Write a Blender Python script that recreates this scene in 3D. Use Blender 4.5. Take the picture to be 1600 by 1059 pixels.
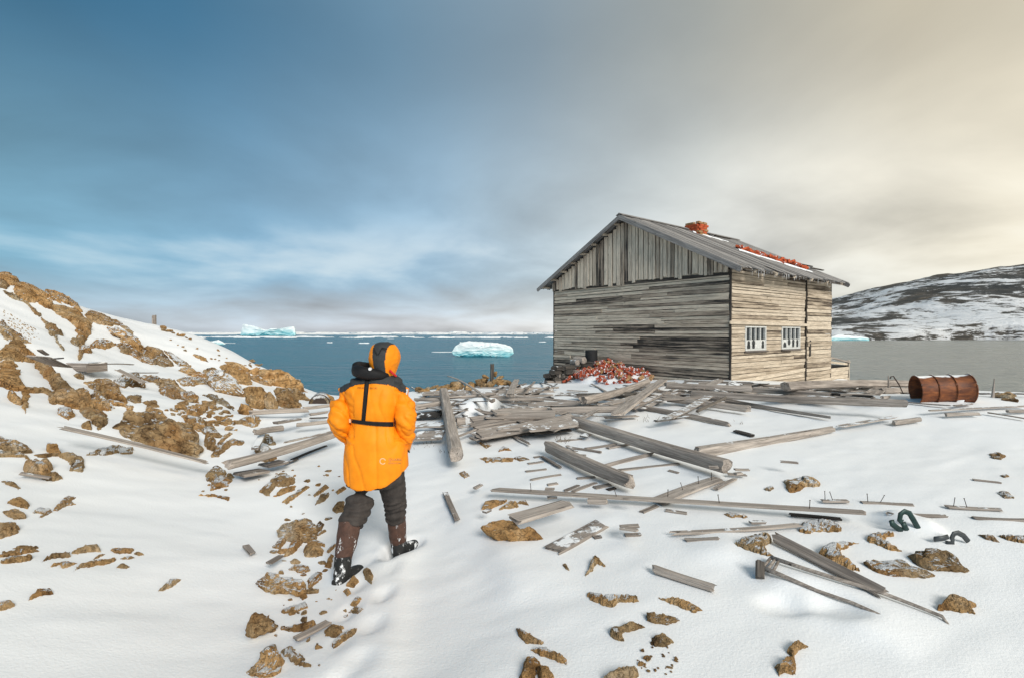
import bpy, bmesh, math, random
import numpy as np
from mathutils import Vector, Matrix, Euler, noise
from mathutils.bvhtree import BVHTree

for o in list(bpy.data.objects):
    bpy.data.objects.remove(o)
SC = bpy.context.scene
COL = SC.collection
PI = math.pi

# ------------------------------------------------------------------ camera
FPX = 780.0                      # focal length in pixels of a 1600 px wide picture
CAMZ = 1.9
PITCH = math.atan(10.5 / FPX)    # tilted down a touch
cam_d = bpy.data.cameras.new('camera')
cam_d.sensor_width = 36.0
cam_d.lens = 36.0 * FPX / 1600.0
cam_d.clip_start = 0.05
cam_d.clip_end = 90000.0
cam = bpy.data.objects.new('camera', cam_d)
COL.objects.link(cam)
cam.location = (0, 0, CAMZ)
cam.rotation_euler = (PI / 2 - PITCH, 0, 0)
SC.camera = cam

# ------------------------------------------------------------------ light
EXPOSURE = 1.2
SUN_AZ = math.radians(156)       # clockwise from the view direction: light from behind, over the right shoulder
GLOW_AZ = math.radians(84)       # where the cloud deck is thinnest and warmest
SUN_EL = math.radians(33)
SC.view_settings.view_transform = 'Standard'
SC.view_settings.look = 'None'
SC.view_settings.exposure = EXPOSURE
SC.view_settings.gamma = 1.0
SC.view_settings.use_curve_mapping = False
SC.render.engine = 'CYCLES'
SC.cycles.use_denoising = True
SC.cycles.max_bounces = 6
SC.cycles.diffuse_bounces = 3
SC.cycles.glossy_bounces = 3
SC.cycles.transmission_bounces = 4

sun_d = bpy.data.lights.new('sun', 'SUN')
sun_d.energy = 1.4
sun_d.angle = math.radians(24)
sun_d.color = (1.0, 0.95, 0.88)
sun = bpy.data.objects.new('sun', sun_d)
COL.objects.link(sun)
sdir = Vector((math.sin(SUN_AZ) * math.cos(SUN_EL), math.cos(SUN_AZ) * math.cos(SUN_EL), math.sin(SUN_EL)))
sun.rotation_euler = (-sdir).to_track_quat('-Z', 'Y').to_euler()
sun.location = sdir * 50


def srgb(r, g, b):
    f = lambda c: (c / 255 / 12.92) if c / 255 <= 0.04045 else ((c / 255 + 0.055) / 1.055) ** 2.4
    return (f(r), f(g), f(b), 1.0)


class NT:
    """tiny helper to write node trees"""
    def __init__(self, tree):
        self.t = tree; self.n = tree.nodes; self.l = tree.links
    def add(self, typ, **kw):
        n = self.n.new(typ)
        for k, v in kw.items():
            setattr(n, k, v)
        return n
    def put(self, sock, v):
        if isinstance(v, bpy.types.NodeSocket):
            self.l.new(v, sock)
        elif v is not None:
            sock.default_value = v
    def math(self, op, a, b=None, c=None, clamp=False):
        n = self.add('ShaderNodeMath', operation=op, use_clamp=clamp)
        self.put(n.inputs[0], a)
        if b is not None: self.put(n.inputs[1], b)
        if c is not None: self.put(n.inputs[2], c)
        return n.outputs[0]
    def vmath(self, op, a, b=None):
        n = self.add('ShaderNodeVectorMath', operation=op)
        self.put(n.inputs[0], a)
        if b is not None: self.put(n.inputs[1], b)
        return n.outputs[0]
    def noise(self, vec, scale, detail=4, rough=0.55, dist=0.0):
        n = self.add('ShaderNodeTexNoise')
        self.put(n.inputs['Vector'], vec)
        n.inputs['Scale'].default_value = scale
        n.inputs['Detail'].default_value = detail
        n.inputs['Roughness'].default_value = rough
        n.inputs['Distortion'].default_value = dist
        return n.outputs['Fac']
    def ramp(self, fac, stops, interp='LINEAR'):
        n = self.add('ShaderNodeValToRGB')
        n.color_ramp.interpolation = interp
        e = n.color_ramp.elements
        while len(e) < len(stops):
            e.new(0.5)
        for el, (p, c) in zip(e, stops):
            el.position = p
            el.color = c if len(c) == 4 else (*c, 1)
        self.put(n.inputs[0], fac)
        return n.outputs[0]
    def mix(self, fac, a, b, blend='MIX'):
        n = self.add('ShaderNodeMix', data_type='RGBA', blend_type=blend)
        self.put(n.inputs[0], fac); self.put(n.inputs[6], a); self.put(n.inputs[7], b)
        return n.outputs[2]
    def smooth(self, v, lo, hi):
        n = self.add('ShaderNodeMapRange', interpolation_type='SMOOTHSTEP')
        self.put(n.inputs[0], v); self.put(n.inputs[1], lo); self.put(n.inputs[2], hi)
        return n.outputs[0]
    def mapping(self, vec, scale=(1, 1, 1), loc=(0, 0, 0), rot=(0, 0, 0)):
        n = self.add('ShaderNodeMapping')
        self.put(n.inputs[0], vec)
        n.inputs['Location'].default_value = loc
        n.inputs['Rotation'].default_value = rot
        n.inputs['Scale'].default_value = scale
        return n.outputs[0]
    def bump(self, h, strength, dist=0.01, normal=None):
        n = self.add('ShaderNodeBump')
        n.inputs['Strength'].default_value = strength
        n.inputs['Distance'].default_value = dist
        self.put(n.inputs['Height'], h)
        if normal is not None: self.put(n.inputs['Normal'], normal)
        return n.outputs[0]
    def attr(self, name):
        n = self.add('ShaderNodeAttribute', attribute_type='OBJECT', attribute_name=name)
        return n.outputs['Fac']


# sky: a thin Nishita sky behind a nearly closed deck of cloud, blue away from the sun and warm towards it
W = bpy.data.worlds.new('World')
SC.world = W
W.use_nodes = True
W.node_tree.nodes.clear()
w = NT(W.node_tree)
tc = w.add('ShaderNodeTexCoord')
sep = w.add('ShaderNodeSeparateXYZ')
w.l.new(tc.outputs['Generated'], sep.inputs[0])
dx, dy, dz = sep.outputs
zc = w.math('MAXIMUM', dz, 0.0)
hor = w.math('SQRT', w.math('ADD', w.math('MULTIPLY', dx, dx), w.math('MULTIPLY', dy, dy)))
hor = w.math('MAXIMUM', hor, 0.02)
# s: -1 opposite the sun .. +1 towards it
s_ = w.math('DIVIDE', w.math('ADD', w.math('MULTIPLY', dx, math.sin(GLOW_AZ)), w.math('MULTIPLY', dy, math.cos(GLOW_AZ))), hor)
zz = w.math('ADD', zc, 0.20)
cmb = w.add('ShaderNodeCombineXYZ')
w.put(cmb.inputs[0], w.math('DIVIDE', dx, zz)); w.put(cmb.inputs[1], w.math('DIVIDE', dy, zz))
cp = w.mapping(cmb.outputs[0], scale=(1.05, 0.95, 1), rot=(0, 0, math.radians(-24)), loc=(3.1, 1.7, 0))
n1 = w.noise(cp, 1.0, 6, 0.50, 0.25)
n2 = w.noise(w.mapping(cmb.outputs[0], scale=(0.3, 0.6, 1), loc=(9.3, 4.4, 2)), 1.0, 3, 0.5, 0.2)
s01 = w.math('MULTIPLY_ADD', s_, 0.5, 0.5)
s01 = w.math('ADD', s01, w.math('MULTIPLY', w.math('SUBTRACT', n2, 0.5), 0.12))
hi = w.ramp(s01, [(0.08, srgb(24, 82, 114)), (0.26, srgb(64, 110, 140)), (0.42, srgb(102, 134, 156)),
                  (0.57, srgb(128, 146, 158)), (0.72, srgb(162, 166, 162)), (0.86, srgb(194, 186, 166)), (1.0, srgb(214, 204, 182))])
lo = w.ramp(s01, [(0.10, srgb(120, 168, 190)), (0.30, srgb(126, 166, 192)), (0.48, srgb(148, 176, 196)),
                  (0.62, srgb(184, 196, 202)), (0.78, srgb(212, 212, 206)), (0.92, srgb(228, 220, 200))])
hz = w.ramp(s01, [(0.10, srgb(168, 184, 196)), (0.42, srgb(186, 190, 196)), (0.60, srgb(206, 206, 204)),
                  (0.80, srgb(222, 222, 214)), (1.0, srgb(230, 224, 208))])
elev = w.math('ADD', zc, w.math('MULTIPLY', w.math('SUBTRACT', n1, 0.5), 0.10))
base = w.mix(w.smooth(elev, 0.14, 0.50), lo, hi)
base = w.mix(w.smooth(elev, 0.115, 0.0), base, hz)
# cloud body: lighter and darker streaks, strongest low in the sky
amp = w.math('MULTIPLY_ADD', w.smooth(zc, 0.5, 0.05), 0.65, 0.50)
dev = w.math('MULTIPLY', w.math('SUBTRACT', n1, 0.5), amp)
gain = w.math('MULTIPLY_ADD', dev, 1.5, 1.0)
cg = w.add('ShaderNodeCombineXYZ')
for i in range(3): w.put(cg.inputs[i], gain)
cloud = w.mix(1.0, base, cg.outputs[0], 'MULTIPLY')
lit = w.math('MULTIPLY', w.smooth(n1, 0.48, 0.70), w.math('MULTIPLY', w.smooth(elev, 0.26, 0.15), w.smooth(zc, 0.03, 0.09)))
cloud = w.mix(w.math('MULTIPLY', lit, 0.46), cloud, srgb(216, 218, 212))
sky = w.add('ShaderNodeTexSky', sky_type='NISHITA')
sky.sun_disc = False
sky.sun_elevation = SUN_EL
sky.sun_rotation = SUN_AZ
skyc = w.vmath('SCALE', sky.outputs[0]); W.node_tree.nodes[-1].inputs['Scale'].default_value = 0.06
col = w.mix(0.93, skyc, cloud)
bg = w.add('ShaderNodeBackground')
w.put(bg.inputs[0], col)
bg.inputs[1].default_value = 0.53
wo = w.add('ShaderNodeOutputWorld')
w.l.new(bg.outputs[0], wo.inputs[0])

# ------------------------------------------------------------------ materials
def new_mat(name):
    m = bpy.data.materials.new(name)
    m.use_nodes = True
    m.node_tree.nodes.clear()
    t = NT(m.node_tree)
    b = t.add('ShaderNodeBsdfPrincipled')
    o = t.add('ShaderNodeOutputMaterial')
    t.l.new(b.outputs[0], o.inputs[0])
    return m, t, b


def upness(t):
    g = t.add('ShaderNodeNewGeometry')
    s = t.add('ShaderNodeSeparateXYZ')
    t.l.new(g.outputs['Normal'], s.inputs[0])
    return s.outputs[2], g


SNOW_C = (0.85, 0.875, 0.895, 1)

def m_snow():
    m, t, b = new_mat('snow')
    g = t.add('ShaderNodeNewGeometry')
    p = g.outputs['Position']
    n = t.noise(p, 1.3, 5, 0.6)
    fine = t.noise(p, 55, 4, 0.7)
    wind = t.noise(t.mapping(p, scale=(2.0, 9.0, 2.0), rot=(0, 0, 0.5)), 1.6, 5, 0.6, 0.4)
    c = t.mix(n, (0.83, 0.86, 0.885, 1), (0.88, 0.895, 0.905, 1))
    t.put(b.inputs['Base Color'], c)
    b.inputs['Roughness'].default_value = 0.75
    b.inputs['Specular IOR Level'].default_value = 0.25
    h = t.math('ADD', t.math('MULTIPLY', fine, 0.30), t.math('MULTIPLY', wind, 0.10))
    t.put(b.inputs['Normal'], t.bump(h, 0.45, 0.03))
    return m


def m_rock(name, tint=(1, 1, 1)):
    m, t, b = new_mat(name)
    tcn = t.add('ShaderNodeTexCoord'); oi = t.add('ShaderNodeObjectInfo')
    g = t.add('ShaderNodeNewGeometry')
    p = g.outputs['Position']
    n1 = t.noise(p, 3.2, 6, 0.62, 0.3)
    n2 = t.noise(p, 17, 7, 0.8)
    n3 = t.noise(p, 95, 3, 0.7)
    v = t.add('ShaderNodeTexVoronoi', feature='DISTANCE_TO_EDGE')
    t.put(v.inputs['Vector'], t.vmath('ADD', p, t.vmath('SCALE', t.add('ShaderNodeTexNoise').outputs['Color'])))
    v.inputs['Scale'].default_value = 3.0
    c = t.ramp(n1, [(0.32, (0.17, 0.10, 0.045)), (0.43, (0.44, 0.285, 0.135)), (0.53, (0.56, 0.385, 0.20)), (0.66, (0.70, 0.56, 0.38))])
    rnd = t.ramp(oi.outputs['Random'], [(0, (0.66, 0.66, 0.68)), (0.3, (1, 0.97, 0.92)), (0.6, (1.18, 1.04, 0.86)), (0.8, (0.98, 0.92, 0.86)), (1, (0.86, 0.95, 1.08))])
    c = t.mix(1.0, c, rnd, 'MULTIPLY')
    c = t.mix(1.0, c, (*tint, 1), 'MULTIPLY')
    spk = t.smooth(n2, 0.50, 0.60)
    c = t.mix(t.math('MULTIPLY', spk, 0.58), c, (0.06, 0.036, 0.018, 1))
    lich = t.math('MULTIPLY', t.smooth(n3, 0.55, 0.7), t.smooth(n1, 0.42, 0.6))
    c = t.mix(t.math('MULTIPLY', lich, 0.6), c, (0.55, 0.48, 0.35, 1))
    warm = t.smooth(t.noise(p, 1.7, 3, 0.6), 0.52, 0.66)
    c = t.mix(t.math('MULTIPLY', warm, 0.4), c, (0.42, 0.19, 0.05, 1))
    crack = t.smooth(v.outputs['Distance'], 0.035, 0.0)
    c = t.mix(t.math('MULTIPLY', crack, 0.45), c, (0.05, 0.03, 0.015, 1))
    # snow lying on what faces up
    sn = t.attr('snow')
    up = t.add('ShaderNodeSeparateXYZ'); t.l.new(g.outputs['Normal'], up.inputs[0])
    k = t.math('ADD', up.outputs[2], t.math('MULTIPLY', t.math('SUBTRACT', t.noise(p, 7.5, 5, 0.65), 0.5), 1.5))
    k = t.math('ADD', k, sn)
    sf = t.smooth(k, 0.88, 0.98)
    c = t.mix(sf, c, SNOW_C)
    t.put(b.inputs['Base Color'], c)
    b.inputs['Roughness'].default_value = 0.92
    b.inputs['Specular IOR Level'].default_value = 0.2
    h = t.math('ADD', t.math('ADD', n1, t.math('MULTIPLY', n2, 0.45)), t.math('MULTIPLY', n3, 0.18))
    h = t.math('SUBTRACT', h, t.math('MULTIPLY', crack, 0.25))
    h = t.math('ADD', h, t.math('MULTIPLY', sf, 0.35))
    t.put(b.inputs['Normal'], t.bump(h, 1.0, 0.10))
    return m


def m_wood(name, light, mid, dark, grain=26.0, axis='X'):
    """weathered timber: grain runs along the local X axis; object properties tone (0 dark .. 1 light) and snow"""
    m, t, b = new_mat(name)
    tcn = t.add('ShaderNodeTexCoord'); oi = t.add('ShaderNodeObjectInfo')
    off = t.add('ShaderNodeCombineXYZ')
    for i in range(3): t.put(off.inputs[i], t.math('MULTIPLY', oi.outputs['Random'], 37.0 + 11 * i))
    p = t.vmath('ADD', tcn.outputs['Object'], off.outputs[0])
    gr = t.noise(t.mapping(p, scale=(0.9, grain, grain)), 1.0, 6, 0.68, 0.25)
    gf = t.noise(t.mapping(p, scale=(3.0, grain * 4, grain * 4)), 1.0, 4, 0.7)
    blot = t.noise(t.mapping(p, scale=(0.8, 3.5, 3.5)), 1.0, 5, 0.6)
    v = t.add('ShaderNodeTexVoronoi'); t.put(v.inputs['Vector'], t.mapping(p, scale=(2.2, 9, 9))); v.inputs['Scale'].default_value = 1.0
    f = t.math('ADD', t.math('MULTIPLY', gr, 0.75), t.math('MULTIPLY', blot, 0.45))
    f = t.math('ADD', f, t.math('MULTIPLY', t.math('SUBTRACT', t.attr('tone'), 0.5), 0.42))
    c = t.ramp(f, [(0.34, (*dark, 1)), (0.51, (*mid, 1)), (0.71, (*light, 1))])
    fibre = t.smooth(gf, 0.38, 0.62)
    c = t.mix(t.math('MULTIPLY', t.math('SUBTRACT', 1.0, fibre), 0.42), c, (*[x * 0.45 for x in dark], 1))
    split = t.smooth(t.noise(t.mapping(p, scale=(0.55, grain * 1.6, grain * 1.6), loc=(5, 2, 9)), 1.0, 3, 0.5, 0.1), 0.66, 0.70)
    c = t.mix(t.math('MULTIPLY', split, 0.85), c, (0.015, 0.013, 0.012, 1))
    knot = t.smooth(v.outputs['Distance'], 0.13, 0.05)
    c = t.mix(t.math('MULTIPLY', knot, 0.55), c, (*[x * 0.5 for x in dark], 1))
    g = t.add('ShaderNodeNewGeometry')
    up = t.add('ShaderNodeSeparateXYZ'); t.l.new(g.outputs['Normal'], up.inputs[0])
    k = t.math('ADD', up.outputs[2], t.math('MULTIPLY', t.math('SUBTRACT', t.noise(g.outputs['Position'], 6.0, 5, 0.7), 0.5), 1.5))
    sf = t.smooth(t.math('ADD', k, t.attr('snow')), 1.18, 1.30)
    c = t.mix(sf, c, SNOW_C)
    t.put(b.inputs['Base Color'], c)
    b.inputs['Roughness'].default_value = 0.88
    b.inputs['Specular IOR Level'].default_value = 0.2
    h = t.math('ADD', t.math('MULTIPLY', gr, 0.9), t.math('MULTIPLY', gf, 0.5))
    h = t.math('ADD', h, t.math('MULTIPLY', sf, 0.6))
    t.put(b.inputs['Normal'], t.bump(h, 0.8, 0.012))
    return m


def m_simple(name, color, rough=0.7, metal=0.0, var=0.15, scale=30, bump=0.2, bdist=0.004, spec=0.4):
    m, t, b = new_mat(name)
    tcn = t.add('ShaderNodeTexCoord')
    n = t.noise(tcn.outputs['Object'], scale, 5, 0.65)
    lo_ = tuple(c * (1 - var) for c in color); hi_ = tuple(min(1, c * (1 + var)) for c in color)
    t.put(b.inputs['Base Color'], t.ramp(n, [(0.3, lo_), (0.7, hi_)]))
    b.inputs['Roughness'].default_value = rough
    b.inputs['Metallic'].default_value = metal
    b.inputs['Specular IOR Level'].default_value = spec
    if bump: t.put(b.inputs['Normal'], t.bump(n, bump, bdist))
    return m


def m_caked(name, color, amount=0.58, scale=16, var=0.35):
    """a material with snow stuck to it in patches"""
    m, t, b = new_mat(name)
    tcn = t.add('ShaderNodeTexCoord')
    p = tcn.outputs['Object']
    n = t.noise(p, 30, 5, 0.65)
    c = t.ramp(n, [(0.3, tuple(x * (1 - var) for x in color)), (0.7, tuple(min(1, x * (1 + var)) for x in color))])
    sf = t.smooth(t.noise(t.mapping(p, scale=(1.3, 1.3, 0.6)), scale, 6, 0.72), amount, amount + 0.05)
    t.put(b.inputs['Base Color'], t.mix(sf, c, SNOW_C))
    b.inputs['Roughness'].default_value = 0.75
    t.put(b.inputs['Normal'], t.bump(t.math('ADD', n, t.math('MULTIPLY', sf, 1.5)), 0.5, 0.008))
    return m


def m_rust():
    m, t, b = new_mat('rust')
    tcn = t.add('ShaderNodeTexCoord'); g = t.add('ShaderNodeNewGeometry')
    p = tcn.outputs['Object']
    n = t.noise(t.mapping(p, scale=(1, 2.5, 2.5)), 5, 7, 0.7, 0.5)
    c = t.ramp(n, [(0.3, (0.045, 0.014, 0.007)), (0.48, (0.14, 0.042, 0.014)), (0.62, (0.26, 0.085, 0.025)), (0.8, (0.33, 0.15, 0.06))])
    up = t.add('ShaderNodeSeparateXYZ'); t.l.new(g.outputs['Normal'], up.inputs[0])
    k = t.math('ADD', up.outputs[2], t.math('MULTIPLY', t.math('SUBTRACT', t.noise(t.mapping(p, scale=(1, 3, 3)), 2.2, 4, 0.6), 0.5), 0.7))
    sf = t.smooth(k, 0.84, 0.90)
    t.put(b.inputs['Base Color'], t.mix(sf, c, SNOW_C))
    t.put(b.inputs['Roughness'], t.math('MULTIPLY_ADD', n, 0.4, 0.4))
    b.inputs['Specular IOR Level'].default_value = 0.4
    t.put(b.inputs['Normal'], t.bump(t.math('ADD', n, t.math('MULTIPLY', sf, 0.8)), 0.5, 0.01))
    return m


def m_sea():
    m, t, b = new_mat('sea_water')
    g = t.add('ShaderNodeNewGeometry')
    p = g.outputs['Position']
    big = t.noise(t.mapping(p, scale=(0.010, 0.035, 1)), 1.0, 4, 0.6, 0.5)
    w1 = t.noise(t.mapping(p, scale=(0.55, 1.1, 1)), 1.0, 5, 0.65, 0.4)
    w2 = t.noise(t.mapping(p, scale=(0.10, 0.24, 1), rot=(0, 0, 0.3)), 1.0, 4, 0.6, 0.3)
    c = t.ramp(big, [(0.35, (0.008, 0.105, 0.165)), (0.65, (0.020, 0.165, 0.235))])
    b.inputs['Specular IOR Level'].default_value = 0.33
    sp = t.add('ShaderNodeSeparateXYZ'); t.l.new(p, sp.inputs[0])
    bay_sheen = t.smooth(t.math('SUBTRACT', sp.outputs[0], t.math('MULTIPLY', sp.outputs[1], 0.14)), 0.0, 55.0)   # bright sky's reflection on the bay side, painted into the water colour
    c = t.mix(t.math('MULTIPLY', bay_sheen, 0.85), c, (0.30, 0.30, 0.27, 1))
    t.put(b.inputs['Base Color'], c)
    t.put(b.inputs['Roughness'], t.math('MULTIPLY_ADD', big, 0.25, 0.12))
    b.inputs['IOR'].default_value = 1.33
    h = t.math('ADD', t.math('MULTIPLY', w1, 0.5), t.math('MULTIPLY', w2, 1.6))
    t.put(b.inputs['Normal'], t.bump(h, 1.0, 1.3))
    return m


def m_ice():
    m, t, b = new_mat('glacier_ice')
    tcn = t.add('ShaderNodeTexCoord'); g = t.add('ShaderNodeNewGeometry')
    p = tcn.outputs['Generated']
    s = t.add('ShaderNodeSeparateXYZ'); t.l.new(p, s.inputs[0])
    n = t.noise(t.mapping(p, scale=(3, 3, 5)), 2.2, 6, 0.65, 0.3)
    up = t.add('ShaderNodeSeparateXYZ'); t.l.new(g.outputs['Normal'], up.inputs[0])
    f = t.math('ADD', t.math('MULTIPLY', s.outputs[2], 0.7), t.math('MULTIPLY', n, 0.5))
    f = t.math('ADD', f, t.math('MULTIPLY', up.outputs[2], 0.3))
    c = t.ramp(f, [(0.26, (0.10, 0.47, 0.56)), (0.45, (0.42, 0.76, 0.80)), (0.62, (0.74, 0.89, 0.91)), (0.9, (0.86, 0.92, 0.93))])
    t.put(b.inputs['Base Color'], c)
    b.inputs['Roughness'].default_value = 0.45
    t.put(b.inputs['Normal'], t.bump(n, 0.6, 0.8))
    return m


def m_hill():
    m, t, b = new_mat('snow_streaked_hillside')
    g = t.add('ShaderNodeNewGeometry')
    p = g.outputs['Position']
    n1 = t.noise(t.mapping(p, scale=(0.012, 0.009, 0.05), rot=(0, 0.28, 0)), 1.0, 7, 0.68, 0.6)
    n2 = t.noise(t.mapping(p, scale=(0.075, 0.050, 0.36), rot=(0, 0.16, 0)), 1.0, 6, 0.75, 0.4)
    n3 = t.noise(p, 0.012, 4, 0.6)
    s = t.add('ShaderNodeSeparateXYZ'); t.l.new(p, s.inputs[0])
    f = t.math('ADD', t.math('MULTIPLY', n1, 0.72), t.math('MULTIPLY', n2, 0.48))
    f = t.math('ADD', f, t.math('MULTIPLY', t.smooth(s.outputs[2], 120.0, 5.0), 0.05))
    sf = t.smooth(f, 0.607, 0.672)
    rk = t.ramp(n3, [(0.35, (0.045, 0.05, 0.052)), (0.5, (0.085, 0.078, 0.068)), (0.68, (0.145, 0.112, 0.078))])
    rk = t.mix(t.math('MULTIPLY', t.smooth(n2, 0.62, 0.42), 0.6), rk, (0.022, 0.028, 0.03, 1))
    t.put(b.inputs['Base Color'], t.mix(sf, rk, (0.78, 0.80, 0.82, 1)))
    b.inputs['Roughness'].default_value = 0.9
    t.put(b.inputs['Normal'], t.bump(t.math('ADD', n1, n2), 0.8, 5.0))
    return m


MAT = {}
MAT['snow'] = m_snow()
MAT['rock'] = m_rock('rock_ochre')
MAT['greyrock'] = m_rock('rock_grey_brown', (0.82, 0.90, 1.02))
MAT['wood'] = m_wood('driftwood_grey', (0.52, 0.46, 0.405), (0.285, 0.248, 0.218), (0.09, 0.078, 0.072), 22)
MAT['darkwood'] = m_wood('wood_dark', (0.20, 0.175, 0.15), (0.085, 0.075, 0.066), (0.025, 0.023, 0.022), 24)
MAT['wall'] = m_wood('wall_boards_grey', (0.78, 0.68, 0.55), (0.49, 0.405, 0.32), (0.05, 0.046, 0.043), 20)
MAT['wallwarm'] = m_wood('wall_boards_warm', (0.72, 0.62, 0.49), (0.52, 0.43, 0.325), (0.11, 0.085, 0.065), 20)
MAT['roof'] = m_wood('roof_boards', (0.40, 0.385, 0.37), (0.22, 0.21, 0.205), (0.085, 0.082, 0.082), 24)
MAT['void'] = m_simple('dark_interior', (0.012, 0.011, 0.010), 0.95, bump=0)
MAT['brick'] = m_caked('red_brick', (0.33, 0.058, 0.022), 0.55, 7, .55)
MAT['brickocre'] = m_caked('ochre_brick', (0.34, 0.19, 0.08), 0.60, 7, .5)
MAT['rust'] = m_rust()
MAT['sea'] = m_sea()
MAT['ice'] = m_ice()
MAT['hill'] = m_hill()
MAT['white'] = m_simple('white_paint', (0.58, 0.59, 0.57), 0.7, var=0.28, scale=22)
MAT['brickclean'] = m_simple('chimney_brick', (0.42, 0.085, 0.03), 0.9, var=0.5, scale=9, bump=0.6, bdist=0.01)
MAT['glass'] = m_simple('dark_window_glass', (0.02, 0.025, 0.028), 0.12, var=0.3, bump=0, spec=0.6)
MAT['orange'] = m_simple('orange_parka_fabric', (0.88, 0.265, 0.003), 0.62, var=0.10, scale=9, bump=0.12, bdist=0.002, spec=0.3)
MAT['charcoal'] = m_simple('charcoal_fabric', (0.035, 0.038, 0.040), 0.75, var=0.25, scale=90, bump=0.2, bdist=0.002, spec=0.3)
MAT['black'] = m_simple('black_webbing', (0.008, 0.008, 0.009), 0.7, var=0.3, scale=120, bump=0.2, bdist=0.002, spec=0.3)
MAT['trouser'] = m_simple('dark_trousers', (0.052, 0.045, 0.041), 0.85, var=0.4, scale=14, bump=0.4, bdist=0.006, spec=0.2)
MAT['boot'] = m_caked('brown_boot', (0.075, 0.036, 0.024), 0.60, 15)
MAT['sole'] = m_caked('black_rubber_sole', (0.012, 0.013, 0.013), 0.54, 13)
MAT['tub'] = m_caked('black_tub_plastic', (0.010, 0.011, 0.012), 0.66, 5)
MAT['skin'] = m_simple('skin', (0.55, 0.33, 0.24), 0.55, var=0.08, scale=40)
MAT['patch'] = m_simple('pale_patch', (0.70, 0.71, 0.72), 0.7, var=0.06, scale=60)
MAT['silver'] = m_simple('silver_print', (0.80, 0.50, 0.26), 0.5, var=0.05, bump=0)
MAT['print'] = m_simple('brown_print', (0.16, 0.07, 0.02), 0.7, var=0.1, bump=0)
MAT['redtrim'] = m_simple('red_trim', (0.55, 0.02, 0.02), 0.6, bump=0)
MAT['greenmetal'] = m_simple('dark_green_metal', (0.018, 0.045, 0.042), 0.45, 0.3, var=0.5, scale=20)
MAT['greymetal'] = m_simple('dark_grey_metal', (0.06, 0.068, 0.072), 0.5, 0.4, var=0.4, scale=20)
MAT['iron'] = m_simple('rusty_nail_iron', (0.05, 0.035, 0.028), 0.8, 0.2, var=0.4)
MAT['grass'] = m_simple('dry_grass', (0.10, 0.075, 0.045), 0.9, bump=0)

# ------------------------------------------------------------------ helpers
def P(px, py, Y):
    """the point at forward distance Y that the picture shows at pixel (px, py)"""
    u = (px - 800.0) / FPX; v = (529.5 - py) / FPX
    c, s = math.cos(PITCH), math.sin(PITCH)
    d = Vector((u, c + v * s, v * c - s))
    return Vector((0, 0, CAMZ)) + d * (Y / d.y)


CROPS = {'A': (0, 410, 7.06), 'B': (200, 480, 7.06), 'C': (0, 530, 7.06), 'D': (180, 580, 7.06), 'E': (320, 560, 5.296),
         'F': (620, 560, 6.617), 'G': (820, 530, 6.617), 'H': (1040, 560, 6.617), 'I': (1260, 540, 4.706), 'J': (820, 660, 5.883),
         'L': (360, 740, 3.319), 'M': (780, 860, 4.0), 'N': (0, 640, 4.072), 'O': (1180, 830, 5.0), 'Q': (1000, 720, 2.667),
         'R': (0, 640, 2.527), 'V': (740, 560, 2.667), 'X': (0, 0, 1.0)}

def cr(k, x, y):
    ox, oy, s = CROPS[k]
    return (ox + x / s, oy + y / s)


def tag(o, label, cat, group=None, kind=None):
    if label: o['label'] = label
    if cat: o['category'] = cat
    if group: o['group'] = group
    o['kind'] = kind or 'thing'
    return o


def mesh_obj(name, verts, faces, mat, parent=None, smooth=False):
    me = bpy.data.meshes.new(name)
    me.from_pydata([tuple(v) for v in verts], [], faces)
    me.update()
    if smooth:
        me.polygons.foreach_set('use_smooth', [True] * len(me.polygons))
    if mat: me.materials.append(mat)
    o = bpy.data.objects.new(name, me)
    COL.objects.link(o)
    if parent: o.parent = parent
    return o


def bm_obj(name, bm, mat, parent=None, smooth=False):
    bmesh.ops.recalc_face_normals(bm, faces=bm.faces)
    me = bpy.data.meshes.new(name)
    bm.to_mesh(me); bm.free()
    if smooth:
        me.polygons.foreach_set('use_smooth', [True] * len(me.polygons))
    if mat: me.materials.append(mat)
    o = bpy.data.objects.new(name, me)
    COL.objects.link(o)
    if parent: o.parent = parent
    return o


def empty(name, loc=(0, 0, 0), rz=0.0):
    o = bpy.data.objects.new(name, None)
    o.empty_display_size = 0.2
    COL.objects.link(o)
    o.location = loc
    o.rotation_euler = (0, 0, rz)
    return o


def link_copy(src, name, parent=None):
    c = src.copy()
    c.name = name
    COL.objects.link(c)
    c.parent = parent
    return c


def add_box(bm, x0, x1, y0, y1, z0, z1):
    vs = [bm.verts.new(p) for p in ((x0, y0, z0), (x1, y0, z0), (x1, y1, z0), (x0, y1, z0), (x0, y0, z1), (x1, y0, z1), (x1, y1, z1), (x0, y1, z1))]
    for f in ((0, 3, 2, 1), (4, 5, 6, 7), (0, 1, 5, 4), (1, 2, 6, 5), (2, 3, 7, 6), (3, 0, 4, 7)):
        bm.faces.new([vs[i] for i in f])


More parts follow.
